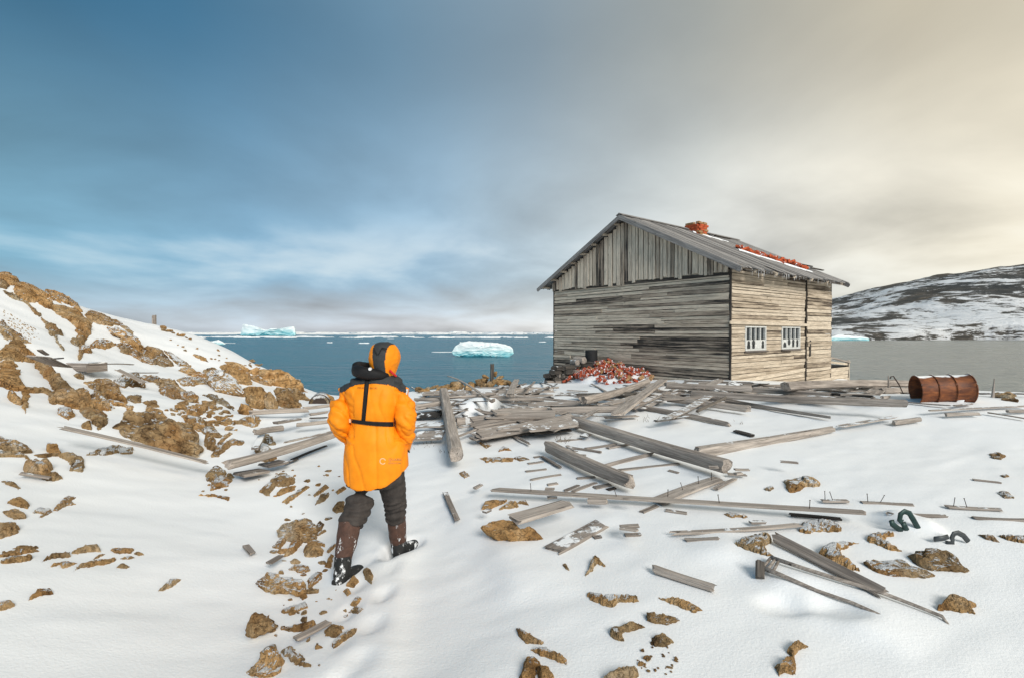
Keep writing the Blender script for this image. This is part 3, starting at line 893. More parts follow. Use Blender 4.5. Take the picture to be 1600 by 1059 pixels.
# bedrock ledges on the left slope (outline, rise in metres, snow, label)
LEDGES = [
 ('A', [(0,125),(100,160),(195,205),(225,260),(110,250),(0,195)], .30, -.25, 'brown bedrock ledge forming the top edge of the left slope'),
 ('A', [(0,205),(60,225),(110,265),(60,295),(0,280)], .18, -.25, 'short brown ledge just under the topmost bedrock edge'),
 ('A', [(165,330),(200,255),(290,300),(380,370),(480,400),(570,460),(540,505),(480,490),(400,440),(300,440),(220,400)], .28, -.3, 'curved brown bedrock band below the skyline of the slope'),
 ('A', [(220,230),(350,260),(470,330),(600,390),(660,450),(560,410),(440,370),(330,320),(250,270)], .20, -.25, 'thin rock strip along the skyline above the curved band'),
 ('A', [(520,310),(620,335),(760,400),(850,470),(895,550),(840,530),(760,470),(640,420),(560,360)], .26, -.2, 'dark-edged rock hump on the skyline of the slope'),
 ('A', [(570,500),(680,495),(860,545),(920,620),(1000,660),(990,780),(930,840),(900,740),(850,730),(790,660),(680,600),(620,570)], .30, -.35, 'broad ochre rock shoulder hanging over a white snow chute'),
 ('A', [(900,780),(945,820),(925,950),(890,1059),(862,1059),(875,950),(835,870),(850,830)], .16, -.3, 'narrow rock rib running down from the ochre shoulder'),
 ('A', [(70,350),(130,350),(300,440),(400,540),(490,650),(590,710),(620,850),(690,920),(660,950),(600,860),(520,740),(440,620),(330,510),(220,440),(120,400)], .16, -.2, 'long thin rock rib curving down the snow slope'),
 ('A', [(950,590),(1010,550),(1100,570),(1200,620),(1240,680),(1200,700),(1080,680),(990,640)], .26, -.2, 'brown slab beside the ochre shoulder near the skyline'),
 ('A', [(1230,640),(1300,650),(1400,720),(1465,765),(1440,790),(1320,700),(1250,690)], .14, -.1, 'low rock lip above the snow-capped boulder'),
 ('A', [(0,690),(40,650),(90,740),(200,810),(320,880),(260,885),(150,850),(60,840),(0,770)], .24, -.15, 'dark mossy ledge above the wedge-shaped slab'),
 ('C', [(0,150),(60,105),(130,60),(215,45),(260,90),(330,160),(360,250),(250,240),(120,235),(60,220),(0,230)], .30, -.4, 'arched brown head of the wedge-shaped slab on the left slope'),
 ('C', [(260,90),(330,160),(430,260),(560,380),(700,520),(830,640),(930,710),(900,735),(700,690),(560,680),(550,640),(640,610),(600,560),(500,430),(420,330),(340,230)], .34, -.35, 'big wedge-shaped brown slab slanting down the left slope'),
 ('C', [(0,260),(160,250),(200,360),(240,470),(290,560),(300,640),(295,760),(265,790),(240,730),(230,570),(90,550),(20,520),(0,420)], .17, -.55, 'rust-brown rock face below the wedge-shaped slab'),
 ('C', [(290,530),(380,545),(480,560),(560,600),(640,600),(640,660),(560,650),(480,600),(380,600),(310,580)], .14, -.4, 'low rock sill under the long edge of the wedge slab'),
 ('C', [(690,700),(800,730),(920,735),(880,770),(750,765)], .07, -.4, 'pale stone lip at the pointed end of the wedge slab'),
 ('C', [(940,485),(1060,470),(1180,465),(1240,500),(1340,430),(1360,470),(1260,505),(1270,620),(1220,600),(1160,550),(1040,545),(980,520)], .12, -.2, 'jagged flat rock with a raised end on the snow slope'),
 ('C', [(1030,560),(1080,560),(1150,600),(1120,625),(1060,615)], .07, -.3, 'small stone just below the jagged flat rock'),
 ('C', [(1155,690),(1230,665),(1380,720),(1450,740),(1440,810),(1370,800),(1390,750),(1250,730),(1190,720)], .10, -.1, 'broken stone strip behind the large split boulder'),
 ('C', [(1390,660),(1440,630),(1550,630),(1550,690),(1480,690)], .12, -.2, 'rounded tan stone uphill of the large split boulder'),
 ('C', [(890,800),(960,775),(1080,780),(1160,830),(1180,900),(1130,1000),(1060,995),(1050,930),(1000,900),(930,850)], .16, -.3, 'tan rock standing uphill of the long grey board'),
 ('C', [(905,940),(990,910),(1010,1000),(910,980)], .09, -.4, 'small orange-brown rock beside the tan rock above the board'),
 ('D', [(740,500),(830,510),(940,560),(1000,610),(990,660),(900,650),(820,600)], .16, -.2, 'tan stone touching the right end of the split boulder'),
 ('D', [(1010,560),(1060,590),(1110,650),(1050,665),(1000,650)], .13, -.3, 'upright brown stone next to the split boulder'),
 ('D', [(690,100),(760,70),(1000,65),(1020,140),(880,150),(760,160)], .12, -.05, 'grey flat rock below the boulder pile, dusted with snow'),
 ('D', [(990,270),(1060,245),(1150,290),(1250,350),(1310,425),(1240,400),(1120,340)], .10, -.2, 'long grey rock slab at the foot of the boulder pile'),
 ('D', [(130,310),(170,280),(270,275),(285,340),(220,350)], .10, -.2, 'tan stone alone in the snow above the split boulder'),
 ('D', [(310,345),(450,335),(470,390),(440,400),(360,380)], .09, -.2, 'flat tan stone on the rim above the split boulder'),
 ('D', [(1070,930),(1130,850),(1280,770),(1400,790),(1410,810),(1280,820),(1220,870),(1160,930),(1090,945)], .14, -.15, 'arched brown rock beside the leaning timber at the lumber heap'),
 ('D', [(1130,800),(1200,720),(1250,690),(1290,690),(1230,740),(1160,800)], .07, -.2, 'thin brown stone between the scree and the arched rock'),
 ('B', [(0,440),(60,400),(110,470),(120,520),(60,540),(0,500)], .10, 0.0, 'pale snow-dusted slab under the snow-capped boulder'),
 ('B', [(280,540),(330,500),(400,530),(460,590),(510,640),(400,650),(290,620)], .24, -.2, 'brown boulder with a thin snow rim on the upper slope'),
 ('B', [(70,550),(160,530),(280,590),(270,630),(180,610)], .12, -.1, 'low brown rock beside the snow-rimmed boulder'),
 ('B', [(400,480),(480,500),(560,560),(640,610),(690,650),(560,640),(470,560)], .10, .05, 'grey rock slab under thin snow on the upper slope'),
 ('B', [(720,530),(760,520),(860,570),(885,600),(820,585)], .10, -.2, 'narrow tan stone on the far snow slope'),
 ('E', [(10,970),(90,900),(190,950),(150,980),(110,1010),(30,1010)], .12, -.1, 'broken brown rock below the end of the long grey board'),
 ('E', [(540,1040),(620,970),(680,965),(740,1030),(690,1058),(600,1059)], .13, -.1, 'brown rock with snow in its folds below the lumber heap'),
 ('R', [(760,335),(850,338),(905,345),(900,358),(840,345)], .06, -.1, 'thin brown stone line below the end of the long board'),
 ('R', [(840,268),(880,262),(920,275),(900,300),(860,312),(830,318)], .08, -.1, 'small brown rock next to the broken rock by the board'),
 ('L', [(160,90),(210,40),(260,5),(330,25),(325,55),(240,60),(200,115)], .11, -.1, 'tan rock split by snow uphill of the footpath boulder'),
 ('L', [(220,120),(270,80),(335,60),(330,85),(250,115)], .06, -.3, 'narrow orange-brown rock beside the snow-split rock'),
 ('L', [(270,145),(330,105),(385,65),(410,70),(350,115),(290,155)], .05, -.2, 'bent finger of brown stone in the snow left of the person'),
 ('L', [(430,110),(490,60),(510,70),(470,100),(440,120)], .05, -.2, None), ('L', [(440,160),(470,110),(510,100),(510,120),(480,145)], .06, -.2, None),
 ('L', [(545,95),(590,65),(600,80),(560,105)], .05, -.2, None), ('L', [(530,190),(550,155),(590,145),(590,195),(550,205)], .09, -.3, None),
 ('L', [(220,380),(260,340),(330,320),(290,350),(260,390)], .07, -.1, None), ('L', [(275,430),(310,380),(350,340),(375,360),(330,410),(300,425)], .10, -.25, None),
 ('L', [(380,400),(400,370),(440,375),(480,400),(470,425),(420,430),(390,430)], .10, -.4, None), ('L', [(400,360),(440,350),(490,368),(490,378),(440,372)], .05, -.2, None),
 ('L', [(400,555),(440,525),(475,515),(470,545),(420,590),(405,590)], .08, 0, None), ('L', [(445,270),(465,250),(485,265),(470,300),(445,300)], .07, -.2, None),
 ('L', [(450,460),(490,455),(500,470),(470,470)], .04, -.2, None), ('L', [(445,315),(490,290),(496,300),(455,322)], .04, -.2, None),
 ('L', [(500,405),(540,365),(550,372),(512,410)], .05, -.2, None), ('L', [(490,480),(520,420),(535,430),(520,490)], .07, -.4, None),
 ('L', [(265,715),(330,690),(390,675),(395,695),(330,720),(280,725)], .06, .1, 'snow-dusted flat stone behind the low brown block on the path'),
 ('L', [(265,930),(310,910),(350,950),(420,1000),(350,995),(300,960)], .06, -.05, 'ragged dark stone beside the tall pointed path rock'),
 ('L', [(490,820),(520,795),(580,800),(580,830),(540,850),(500,840)], .07, -.35, 'small round rusty stone below the raised boot'),
 ('L', [(530,890),(570,840),(655,805),(650,825),(590,870),(540,905)], .06, -.15, 'pointed brown stone next to the rusty round stone'),
 ('L', [(360,640),(385,615),(400,640),(375,655)], .05, -.3, None), ('L', [(690,510),(710,490),(740,530),(730,570),(700,550)], .08, -.3, 'knobbly brown stone right of the black-soled boot'),
 ('L', [(600,580),(640,535),(665,560),(640,590)], .07, -.3, None), ('L', [(585,610),(610,600),(625,620),(605,633)], .05, -.3, None),
 ('L', [(610,720),(650,690),(690,700),(660,725)], .04, 0, None), ('L', [(620,680),(660,640),(680,650),(650,690)], .05, 0, None), ('L', [(460,725),(490,713),(502,720),(470,732)], .03, -.2, None),
 ('M', [(545,265),(600,270),(650,280),(650,300),(740,285),(850,285),(860,320),(740,320),(700,360),(660,345),(600,320),(550,295)], .07, -.1, 'ragged brown stone strip lying alone below the split beam'),
 ('M', [(990,295),(1080,310),(1150,320),(1275,370),(1190,380),(1110,350)], .06, -.15, 'long pointed stone sliver behind the square brown rock'),
 ('M', [(690,500),(730,485),(830,470),(915,480),(860,495),(760,520),(780,560),(730,560),(700,530)], .07, -.2, 'hooked brown stone above the spilled pebbles'),
 ('M', [(110,490),(180,530),(270,570),(260,585),(170,580),(125,535)], .06, -.15, 'wedge of brown stone on the smooth snow right of the drift'),
 ('M', [(195,625),(280,620),(360,650),(420,690),(415,710),(330,680),(270,660)], .05, -.05, 'thin streak of stone below the brown wedge'),
 ('M', [(130,796),(150,740),(160,690),(230,690),(260,720),(225,740),(225,830),(130,830)], .10, -.2, 'tall brown stone at the bottom of the snow by the drift'),
 ('M', [(230,740),(280,740),(340,800),(350,830),(260,830)], .08, -.2, 'slanting stone beside the tall brown stone in the snow'),
 ('M', [(660,800),(760,775),(850,750),(865,785),(820,820),(680,830)], .09, -.3, 'tan stone at the edge of the spilled pebbles'),
 ('M', [(540,160),(570,80),(600,40),(625,60),(660,100),(610,85),(580,130)], .07, -.15, 'bent brown stone like an arrowhead in open snow'),
 ('M', [(395,90),(415,85),(440,125),(420,118)], .03, -.2, None),
 ('Q', [(605,85),(630,85),(690,70),(745,95),(740,105),(690,110),(660,130),(625,130)], .11, -.1, 'orange-brown rock alone on the clean snow field'),
 ('Q', [(515,120),(545,105),(560,115),(540,125)], .04, -.1, 'small brown stone beside the rock on the clean snow field'),
 ('Q', [(405,345),(450,320),(530,318),(545,345),(520,350),(530,380),(580,405),(530,395),(470,380),(420,360)], .12, -.05, 'lichen-spotted rock at the head of the ladder rails'),
 ('Q', [(680,265),(720,250),(800,260),(835,285),(820,298),(760,290),(710,305),(670,295)], .10, .0, 'rounded snow-dusted rock under the end of the long pole'),
 ('Q', [(750,390),(790,365),(850,345),(930,343),(890,352),(830,372),(835,400),(910,455),(850,440),(790,420)], .11, .1, 'half-buried rock with snow filling its hollow'),
 ('Q', [(955,320),(1055,298),(1055,312),(1020,330),(1090,375),(1030,365),(950,335)], .07, -.1, 'zigzag strip of stone behind the big flat rock'),
 ('Q', [(1245,620),(1280,585),(1310,572),(1400,605),(1385,612),(1395,640),(1330,630)], .09, -.3, 'reddish stone alone beyond the tip of the ladder'),
 ('Q', [(565,860),(610,830),(640,820),(650,890),(600,880),(580,895)], .07, -.2, 'lower of two touching brown stones in the near snow'),
 ('Q', [(610,795),(655,760),(700,775),(660,790),(640,820)], .06, -.2, 'upper of two touching brown stones in the near snow'),
 ('Q', [(1490,135),(1530,130),(1555,155),(1520,155)], .05, 0, 'small snowy stone on the upper snow field'),
 ('Q', [(1410,310),(1470,315),(1500,340),(1450,330)], .05, -.1, 'thin stone beyond the grey bent strap'),
 ('Q', [(1490,312),(1600,315),(1620,345),(1540,330)], .06, -.1, 'brown stone strip beside the thin stone beyond the strap'),
 ('Q', [(350,225),(390,218),(460,235),(380,237)], .05, 0, 'flat stone under the long pole'),
 ('Q', [(1500,60),(1525,58),(1540,66),(1515,70)], .03, -.2, None),
 ('I', [(1350,800),(1400,785),(1470,810),(1420,835),(1360,825)], .05, -.2, 'brown stone far out on the clean snow field'),
 ('V', [(35,630),(50,605),(140,590),(120,605),(60,632)], .08, -.2, 'curved brown stone behind the rock that carries a plank'),
 ('V', [(105,630),(160,600),(195,620),(150,625)], .08, -.2, 'small tan stone under the end of the plank'),
 ('V', [(180,603),(215,590),(230,612),(200,607)], .05, -.2, None), ('V', [(10,345),(75,360),(50,375)], .05, -.2, None), ('V', [(100,390),(125,368),(160,385),(130,382)], .06, -.1, None),
 ('V', [(20,415),(100,412),(160,420),(155,430),(60,430)], .06, -.15, 'flat brown stone line below the lumber tangle'),
 ('V', [(165,415),(190,408),(235,420),(190,427)], .05, -.1, None),
 ('V', [(-60,480),(-40,470),(-15,488),(-40,498)], .05, -.1, None),
 ('N', [(0,265),(100,275),(170,295),(215,335),(190,330),(150,305),(0,305)], .07, -.1, 'low brown rock shelf on the left bank below the round boulder'),
 ('N', [(210,280),(300,275),(350,288),(460,290),(530,310),(545,360),(520,395),(430,385),(440,340),(380,300),(250,305)], .12, -.15, 'tan rock with a long tail on the left bank'),
 ('N', [(545,290),(620,260),(720,240),(830,250),(835,285),(740,275),(650,290)], .08, 0, 'flat stone under the long grey board'),
 ('N', [(10,455),(60,460),(150,500),(120,505),(40,475)], .05, -.2, None), ('N', [(45,595),(130,570),(180,600),(180,630),(120,620)], .08, -.2, None),
 ('N', [(22,650),(100,650),(160,670),(155,695),(90,695),(40,675)], .08, -.35, None), ('N', [(345,640),(380,600),(430,555),(480,560),(450,585),(480,600),(420,610),(370,640)], .06, -.1, 'forked brown stone at the edge of the left bank'),
 ('N', [(205,655),(260,630),(340,650),(300,670),(235,695),(280,665)], .05, .05, None), ('N', [(0,740),(90,740),(120,760),(110,785),(0,820)], .10, -.2, 'pitted tan rock at the foot of the left bank'),
 ('N', [(80,885),(160,870),(260,880),(170,893)], .04, -.2, None), ('N', [(0,925),(60,910),(180,895),(245,905),(150,920),(60,935),(0,945)], .05, -.2, None), ('N', [(0,965),(80,945),(210,935),(190,955),(60,980),(0,975)], .05, -.2, None),
 ('N', [(265,970),(330,925),(440,910),(450,940),(340,945)], .05, -.25, None), ('N', [(460,910),(540,880),(620,865),(637,905),(560,905),(480,918)], .06, -.25, None),
 ('N', [(300,1015),(340,985),(410,970),(480,980),(430,1005),(390,1010),(380,990),(330,1000)], .04, -.2, None), ('N', [(470,1030),(520,985),(640,960),(745,950),(700,980),(600,995),(520,1010)], .05, -.25, None),
 ('N', [(705,895),(760,885),(850,890),(830,912),(740,915)], .05, -.25, None), ('N', [(590,955),(640,925),(670,920),(620,945)], .03, -.2, None),
 ('N', [(740,1005),(780,985),(825,1000),(800,1010)], .04, -.2, None), ('N', [(760,950),(820,932),(860,940),(820,952)], .03, -.2, None), ('N', [(850,915),(880,908),(915,922),(880,928)], .03, -.2, None),
 ('R', [(625,715),(670,675),(715,670),(680,700),(640,715)], .05, -.2, 'lone small brown stone in the smooth snow left of the path'),
 ('R', [(110,755),(150,720),(190,712),(210,730),(160,735)], .05, -.2, 'lone curved brown stone low on the left snow'),
 ('R', [(-10,770),(40,760),(58,775),(20,790),(-10,795)], .05, -.2, 'flat brown stone low at the near end of the left bank'),
]
DEF = {'L': ('brown stone scattered in the snow along the trodden path', 'stones along the trodden path'),
       'N': ('low ochre stone showing through the snow of the near left bank', 'stones in the near left bank'),
       'V': ('small brown stone in the snow below the lumber tangle', 'small stones below the lumber tangle'),
       'M': ('tiny dark stone on the smooth snow', 'tiny stones on smooth snow'),
       'Q': ('tiny dark stone on the smooth snow', 'tiny stones on smooth snow')}
SMALL = {'L': ['thin brown stone sliver left of the parka hem', 'stubby brown stone below the thin sliver left of the parka hem', 'small oval stone beside the left trouser leg', 'squarish tan stone beside the left knee',
               'broken stone strip at the foot of the largest path boulder', 'long brown stone slanting below the largest path boulder', 'orange-faced stone between the path boulders', 'flat stone sliver above the orange-faced stone',
               'snow-streaked stone right of the long flat-topped boulder', 'upright stone right of the largest path boulder', 'flat dark sliver right of the round snow-topped stone', 'thin stone under the upright stone by the largest boulder',
               'thin stone blade behind the left boot shaft', 'tall orange stone against the left boot', 'small pyramid stone below the long flat-topped boulder', 'orange stone beside the sole of the left boot',
               'small round stone just below the left boot', 'lower of two frosted stones in the trodden snow', 'upper of two frosted stones in the trodden snow', 'tiny flat stone right of the low brown block'],
         'N': ['finger-shaped stone below the small split board', 'domed stone in the cluster above the pitted tan rock', 'orange stone in the cluster above the pitted tan rock', 'snow-covered bent stone beside the orange stone of the bank',
               'topmost of three flat rock strips in the near left snow', 'middle of three flat rock strips in the near left snow', 'lowest of three flat rock strips in the near left snow', 'curved stone right of the three flat rock strips',
               'wedge-ended stone of the row beside the rock strips', 'crooked stone below the curved stone of the row', 'longest stone of the row, tapering to a point', 'flat oval stone at the end of the stone row',
               'thin sliver above the longest stone of the row', 'small stone below the end of the stone row', 'thin stone between the oval and the longest stone', 'tip-shaped stone beyond the flat oval stone']}
for i, (k, poly, rise, sn, lab) in enumerate(LEDGES):
    lb, gp = (lab, None) if lab else ((SMALL[k].pop(0), None) if SMALL.get(k) else DEF[k])
    nm = 'rock_ledge' if k == 'A' else 'rock'
    put_rock(nm, rock_laid([(sum(a for a, b in cpoly(k, poly)) / len(poly) * (1 - q_) + x * q_, sum(b for a, b in cpoly(k, poly)) / len(poly) * (1 - q_) + y * q_) for q_ in ((1.12 if k in 'ABCD' else 1.08),) for x, y in cpoly(k, poly)], rise * (.6 if k != 'A' else .5), 100 + i, 44 if k in 'AC' else 30), MAT['greyrock'] if 'grey' in lb else MAT['rock'], lb, gp, sn + .12)

BOULDERS = [  # outline, lean back, front bulge, back depth, snow, label
 ('A', [(1170,790),(1200,700),(1300,700),(1460,780),(1530,860),(1540,960),(1440,880),(1330,820),(1270,870),(1210,910),(1170,860)], .55, .35, .9, .1, 'rounded boulder capped with snow on the upper slope'),
 ('A', [(1250,900),(1310,860),(1420,880),(1530,960),(1520,1030),(1420,1010),(1330,960)], .6, .35, .9, 0, 'tan boulder just below the snow-capped boulder'),
 ('D', [(0,600),(60,540),(200,430),(300,405),(390,420),(500,470),(620,510),(700,500),(760,560),(830,680),(880,760),(930,935),(800,915),(600,880),(400,850),(300,790),(200,770),(100,750),(50,680)], .45, .45, .8, -.25, 'large split brown boulder behind the long grey board'),
 ('B', [(300,820),(400,770),(520,790),(620,900),(600,955),(480,900),(360,870)], .7, .4, .8, -.15, 'dark olive-brown boulder in the middle of the left slope'),
 ('E', [(0,120),(130,60),(260,60),(480,110),(600,100),(760,180),(790,250),(880,330),(870,370),(800,410),(380,430),(290,430),(310,340),(120,285),(20,250)], .55, .1, .5, -.5, 'rock core added behind the boulder pile to darken the gaps between its stones'),  # rock mass added behind the pile so the gaps look dark
 ('B', [(560,670),(640,630),(720,650),(760,700),(700,740),(600,720)], .5, .4, .8, -.1, 'brown boulder uphill of the pile beside the grey flat rock'),
 ('B', [(830,690),(880,640),(960,640),(1010,690),(960,740),(870,740)], .5, .4, .8, -.25, 'rusty boulder at the upper end of the boulder pile'),
 ('B', [(180,760),(240,740),(310,770),(300,830),(220,830)], .5, .4, .8, -.1, 'squat brown rock beside the dark olive-brown boulder'),
 ('B', [(130,480),(200,450),(270,470),(275,520),(200,530),(135,520)], .4, .4, .8, -.2, 'mossy brown block below the snow-capped boulder'),
 ('B', [(0,340),(50,330),(110,380),(130,470),(90,500),(20,420)], .4, .4, .8, -.25, 'brown boulder shoulder right of the snow-capped boulder'),
 ('B', [(640,720),(760,680),(860,700),(850,750),(720,760)], .6, .4, .8, -.1, 'flat orange-brown rock at the upper end of the pile'),
 ('E', [(130,50),(170,30),(260,35),(335,80),(360,200),(310,205),(240,150),(170,100)], .35, .35, .8, -.2, 'topmost slanting slab of the boulder pile'),
 ('E', [(20,100),(80,80),(130,85),(250,150),(320,240),(310,265),(120,275),(60,230),(30,170)], .75, .3, .8, .35, 'boulder with a snow-filled face in the boulder pile'),
 ('E', [(340,230),(390,200),(470,215),(490,270),(480,390),(440,410),(380,370),(345,290)], .25, .4, .8, -.4, 'tall rounded tan boulder at the front of the boulder pile'),
 ('E', [(490,270),(540,255),(570,300),(605,415),(550,425),(505,380)], .25, .4, .8, -.35, 'narrow brown boulder next to the tall rounded one'),
 ('E', [(570,240),(600,210),(690,230),(740,310),(790,385),(640,390),(610,320)], .35, .4, .8, -.3, 'angular tan boulder with a straight slanting edge in the pile'),
 ('E', [(350,130),(450,120),(540,190),(550,230),(480,215),(400,190)], .5, .35, .8, -.15, 'brown boulder behind the tall rounded one'),
 ('E', [(490,95),(540,75),(600,90),(640,150),(580,140),(520,120)], .5, .35, .8, .1, 'snow-dusted boulder at the back of the pile by the sea'),
 ('E', [(640,160),(700,150),(780,150),(785,190),(720,215),(660,195)], .4, .35, .8, -.1, 'flat boulder jutting towards the sea at the back of the pile'),
 ('E', [(680,220),(780,240),(880,320),(870,345),(790,340),(740,290)], .5, .35, .8, -.2, 'sloping brown boulder at the seaward end of the pile'),
 ('E', [(620,385),(780,385),(820,415),(640,425)], .5, .35, .8, -.3, 'low orange stone wedged under the angular boulder'),
 ('E', [(275,400),(310,345),(380,380),(370,430),(330,460),(290,430)], .3, .4, .8, -.3, 'small rust-brown boulder at the left foot of the pile'),
 ('E', [(950,300),(1010,270),(1060,290),(1060,350),(1010,355),(960,345)], .3, .4, .9, -.4, 'round tan rock on the shore behind the half-buried drum'),
 ('L', [(250,260),(270,230),(390,195),(435,240),(440,310),(400,345),(350,340),(310,330),(280,330),(255,320)], .5, .45, .9, -.15, 'largest tan boulder beside the trodden path'),
 ('L', [(305,455),(340,430),(400,440),(410,460),(380,490),(340,510),(310,490)], .6, .4, .9, .05, 'round stone with snow on top beside the path'),
 ('L', [(135,525),(200,470),(270,490),(370,510),(390,560),(370,605),(340,595),(320,570),(180,608),(165,560)], .7, .35, .8, -.05, 'long flat-topped boulder beside the path'),
 ('L', [(80,760),(130,670),(180,700),(230,745),(180,775),(110,800),(75,830)], .5, .4, .9, -.35, 'pointed brown boulder at the near end of the path stones'),
 ('L', [(250,810),(265,740),(320,740),(430,710),(435,770),(400,810),(320,805),(280,800)], .5, .4, .9, -.2, 'low brown block of rock on the path'),
 ('L', [(135,930),(160,890),(190,840),(230,870),(250,920),(240,1030),(190,1025),(160,990),(80,1035),(60,1000)], .45, .4, .9, -.05, 'tall pointed rock with snow at its foot by the path'),
 ('M', [(925,320),(1060,340),(1130,370),(1070,385),(1060,440),(1010,458),(960,445),(955,390),(930,370)], .6, .35, .9, -.2, 'square brown rock with a notched side in the near snow'),
 ('M', [(945,500),(1020,445),(1120,520),(1060,548),(1000,562),(950,595)], .55, .4, .9, -.35, 'pointed brown rock above the spilled pebbles'),
 ('Q', [(945,375),(1000,378),(1090,380),(1130,405),(1240,450),(1250,475),(1210,482),(1150,460),(1070,468),(1010,452),(970,420)], .75, .4, .9, -.1, 'big flat ochre rock with an overhanging nose'),
 ('Q', [(1155,350),(1190,332),(1250,345),(1290,375),(1320,395),(1405,447),(1330,450),(1240,448),(1180,418),(1155,390)], .6, .4, .9, -.15, 'pitted ochre boulder with a low tail in the right snow'),
 ('V', [(35,670),(100,650),(165,645),(190,690),(235,675),(320,752),(240,742),(150,732),(80,708)], .75, .35, .8, -.3, 'grainy wedge of rock under the weathered plank'),
 ('N', [(0,140),(60,145),(140,180),(175,215),(120,242),(50,252),(-20,252),(-30,160)], .55, .4, .9, -.15, 'round-topped boulder on the left bank'),
]
for i, (k, poly, lean, bu, ba, sn, lab) in enumerate(BOULDERS):
    put_rock('boulder', rock_upright(cpoly(k, poly), lean, bu, ba, 300 + i, sink=.06, Y=(13.0 if 'core' in lab else None)), MAT['rock'], lab, None, sn + .18, up=True)

# broken slabs between the boulders of the left slope
rs_ = random.Random(91)
for i in range(46):
    t = rs_.random()
    if i < 28:
        cx_ = rs_.uniform(110, 420); cy_ = 560 + (cx_ - 110) * .22 + rs_.uniform(0, 95)
    elif i < 38:
        cx_ = rs_.uniform(0, 150); cy_ = rs_.uniform(620, 760)
    else:
        cx_ = rs_.uniform(40, 300); cy_ = 470 + cx_ * .19 + rs_.uniform(5, 55)
    w_ = rs_.uniform(9, 27); h_ = w_ * rs_.uniform(.28, .5); tl = rs_.uniform(-.1, .5)
    nn = rs_.randrange(5, 8); pl = []
    for k in range(nn):
        a = 2 * PI * (k + rs_.uniform(-.3, .3)) / nn; r = rs_.uniform(.6, 1.15)
        x = math.cos(a) * w_ * r; y = math.sin(a) * h_ * r
        pl.append((cx_ + x, cy_ + y + x * tl))
    put_rock('slab', rock_laid(pl, rs_.uniform(.06, .16), 700 + i, 22), MAT['greyrock'] if rs_.random() < .25 else MAT['rock'], 'broken angular slab showing through thin snow on the left slope', 'broken slabs of the left slope', rs_.uniform(-.15, .15))

# loose stones: a few shapes, copied
def stone_mesh(seed):
    rng = random.Random(seed)
    bm = bmesh.new()
    bmesh.ops.create_icosphere(bm, subdivisions=2, radius=1.0)
    planes = [(Vector((rng.gauss(0, 1), rng.gauss(0, 1), rng.gauss(0, 1))).normalized(), rng.uniform(0.45, 0.85)) for _ in range(9)]
    sc = Vector((rng.uniform(0.8, 1.3), rng.uniform(0.6, 1.0), rng.uniform(0.45, 0.8)))
    for v in bm.verts:
        for n, d in planes:
            k = v.co.dot(n)
            if k > d: v.co -= n * (k - d)
        v.co *= 1 + 0.10 * noise.noise(v.co * 2.3 + Vector((seed, 0, 0)))
        v.co = Vector((v.co.x * sc.x, v.co.y * sc.y, v.co.z * sc.z))
    me = bpy.data.meshes.new('stone')
    bm.to_mesh(me); bm.free()
    me.materials.append(MAT['rock'])
    return me

STONES = [stone_mesh(i) for i in range(14)]

def scatter(n, poly, smin, smax, label, group, seed, snow=-0.25, lift=0.15, mat=None, zfun=None):
    """n loose stones over the ground seen inside a pixel outline; sizes in pixels"""
    rng = random.Random(seed)
    q = np.array(poly, float)
    def inside(x, y):
        c = False; j = len(q) - 1
        for i in range(len(q)):
            if (q[i, 1] > y) != (q[j, 1] > y) and x < (q[j, 0] - q[i, 0]) * (y - q[i, 1]) / (q[j, 1] - q[i, 1]) + q[i, 0]: c = not c
            j = i
        return c
    done = 0
    while done < n:
        x = rng.uniform(q[:, 0].min(), q[:, 0].max()); y = rng.uniform(q[:, 1].min(), q[:, 1].max())
        if not inside(x, y): continue
        g = G(x, y)
        r = (smin + (smax - smin) * rng.random() ** 2) * g.y / FPX / 2
        o = bpy.data.objects.new('stone', STONES[rng.randrange(len(STONES))])
        COL.objects.link(o)
        o.location = g + Vector((0, 0, r * lift))
        o.scale = (r * rng.uniform(0.9, 1.4), r * rng.uniform(0.8, 1.2), r * rng.uniform(0.7, 1.1))
        o.rotation_euler = (rng.uniform(-.4, .4), rng.uniform(-.4, .4), rng.uniform(0, 6.28))
        o['snow'] = snow
        tag(o, label, 'rock', group)
        done += 1

scatter(74, cpoly('D', [(690,330),(780,300),(960,300),(1080,360),(1200,430),(1300,470),(1390,560),(1390,650),(1250,680),(1150,620),(1000,560),(880,500),(700,420)]), 6, 23,
        'brown stone in the loose scree below the boulder pile', 'stones of the scree', 1)
scatter(22, cpoly('D', [(520,420),(700,400),(900,480),(980,560),(760,500),(640,500)]), 4, 10, 'brown stone in the loose scree below the boulder pile', 'stones of the scree', 2)
scatter(22, cpoly('B', [(420,330),(800,420),(1100,480),(1500,620),(1480,700),(1200,620),(800,560),(500,420)]), 4, 9,
        'small dark stone poking out of the far snow shoulder by the sea', 'stones on the far snow shoulder', 3)
scatter(14, cpoly('B', [(300,200),(420,250),(640,340),(720,350),(700,370),(560,330),(380,260)]), 5, 12, 'stone of the broken crest beside the stump', 'stones on the crest', 4, lift=.4)
scatter(18, cpoly('E', [(380,960),(560,940),(900,880),(1120,930),(1110,1040),(800,1059),(500,1059)]), 4, 10, 'small brown stone in the snow between lumber heap and person', 'small stones by the lumber heap', 5)
scatter(26, cpoly('M', [(870,600),(1000,580),(1060,600),(1130,660),(1100,760),(1000,796),(880,780),(860,700)]), 3, 11, 'small pebble of the spilled patch in the near snow', 'spilled pebbles', 6, lift=.3)
scatter(10, cpoly('R', [(760,300),(900,250),(940,280),(900,320),(800,325)]), 6, 16, 'small brown stone around the broken rock by the board', 'stones by the board end', 8)
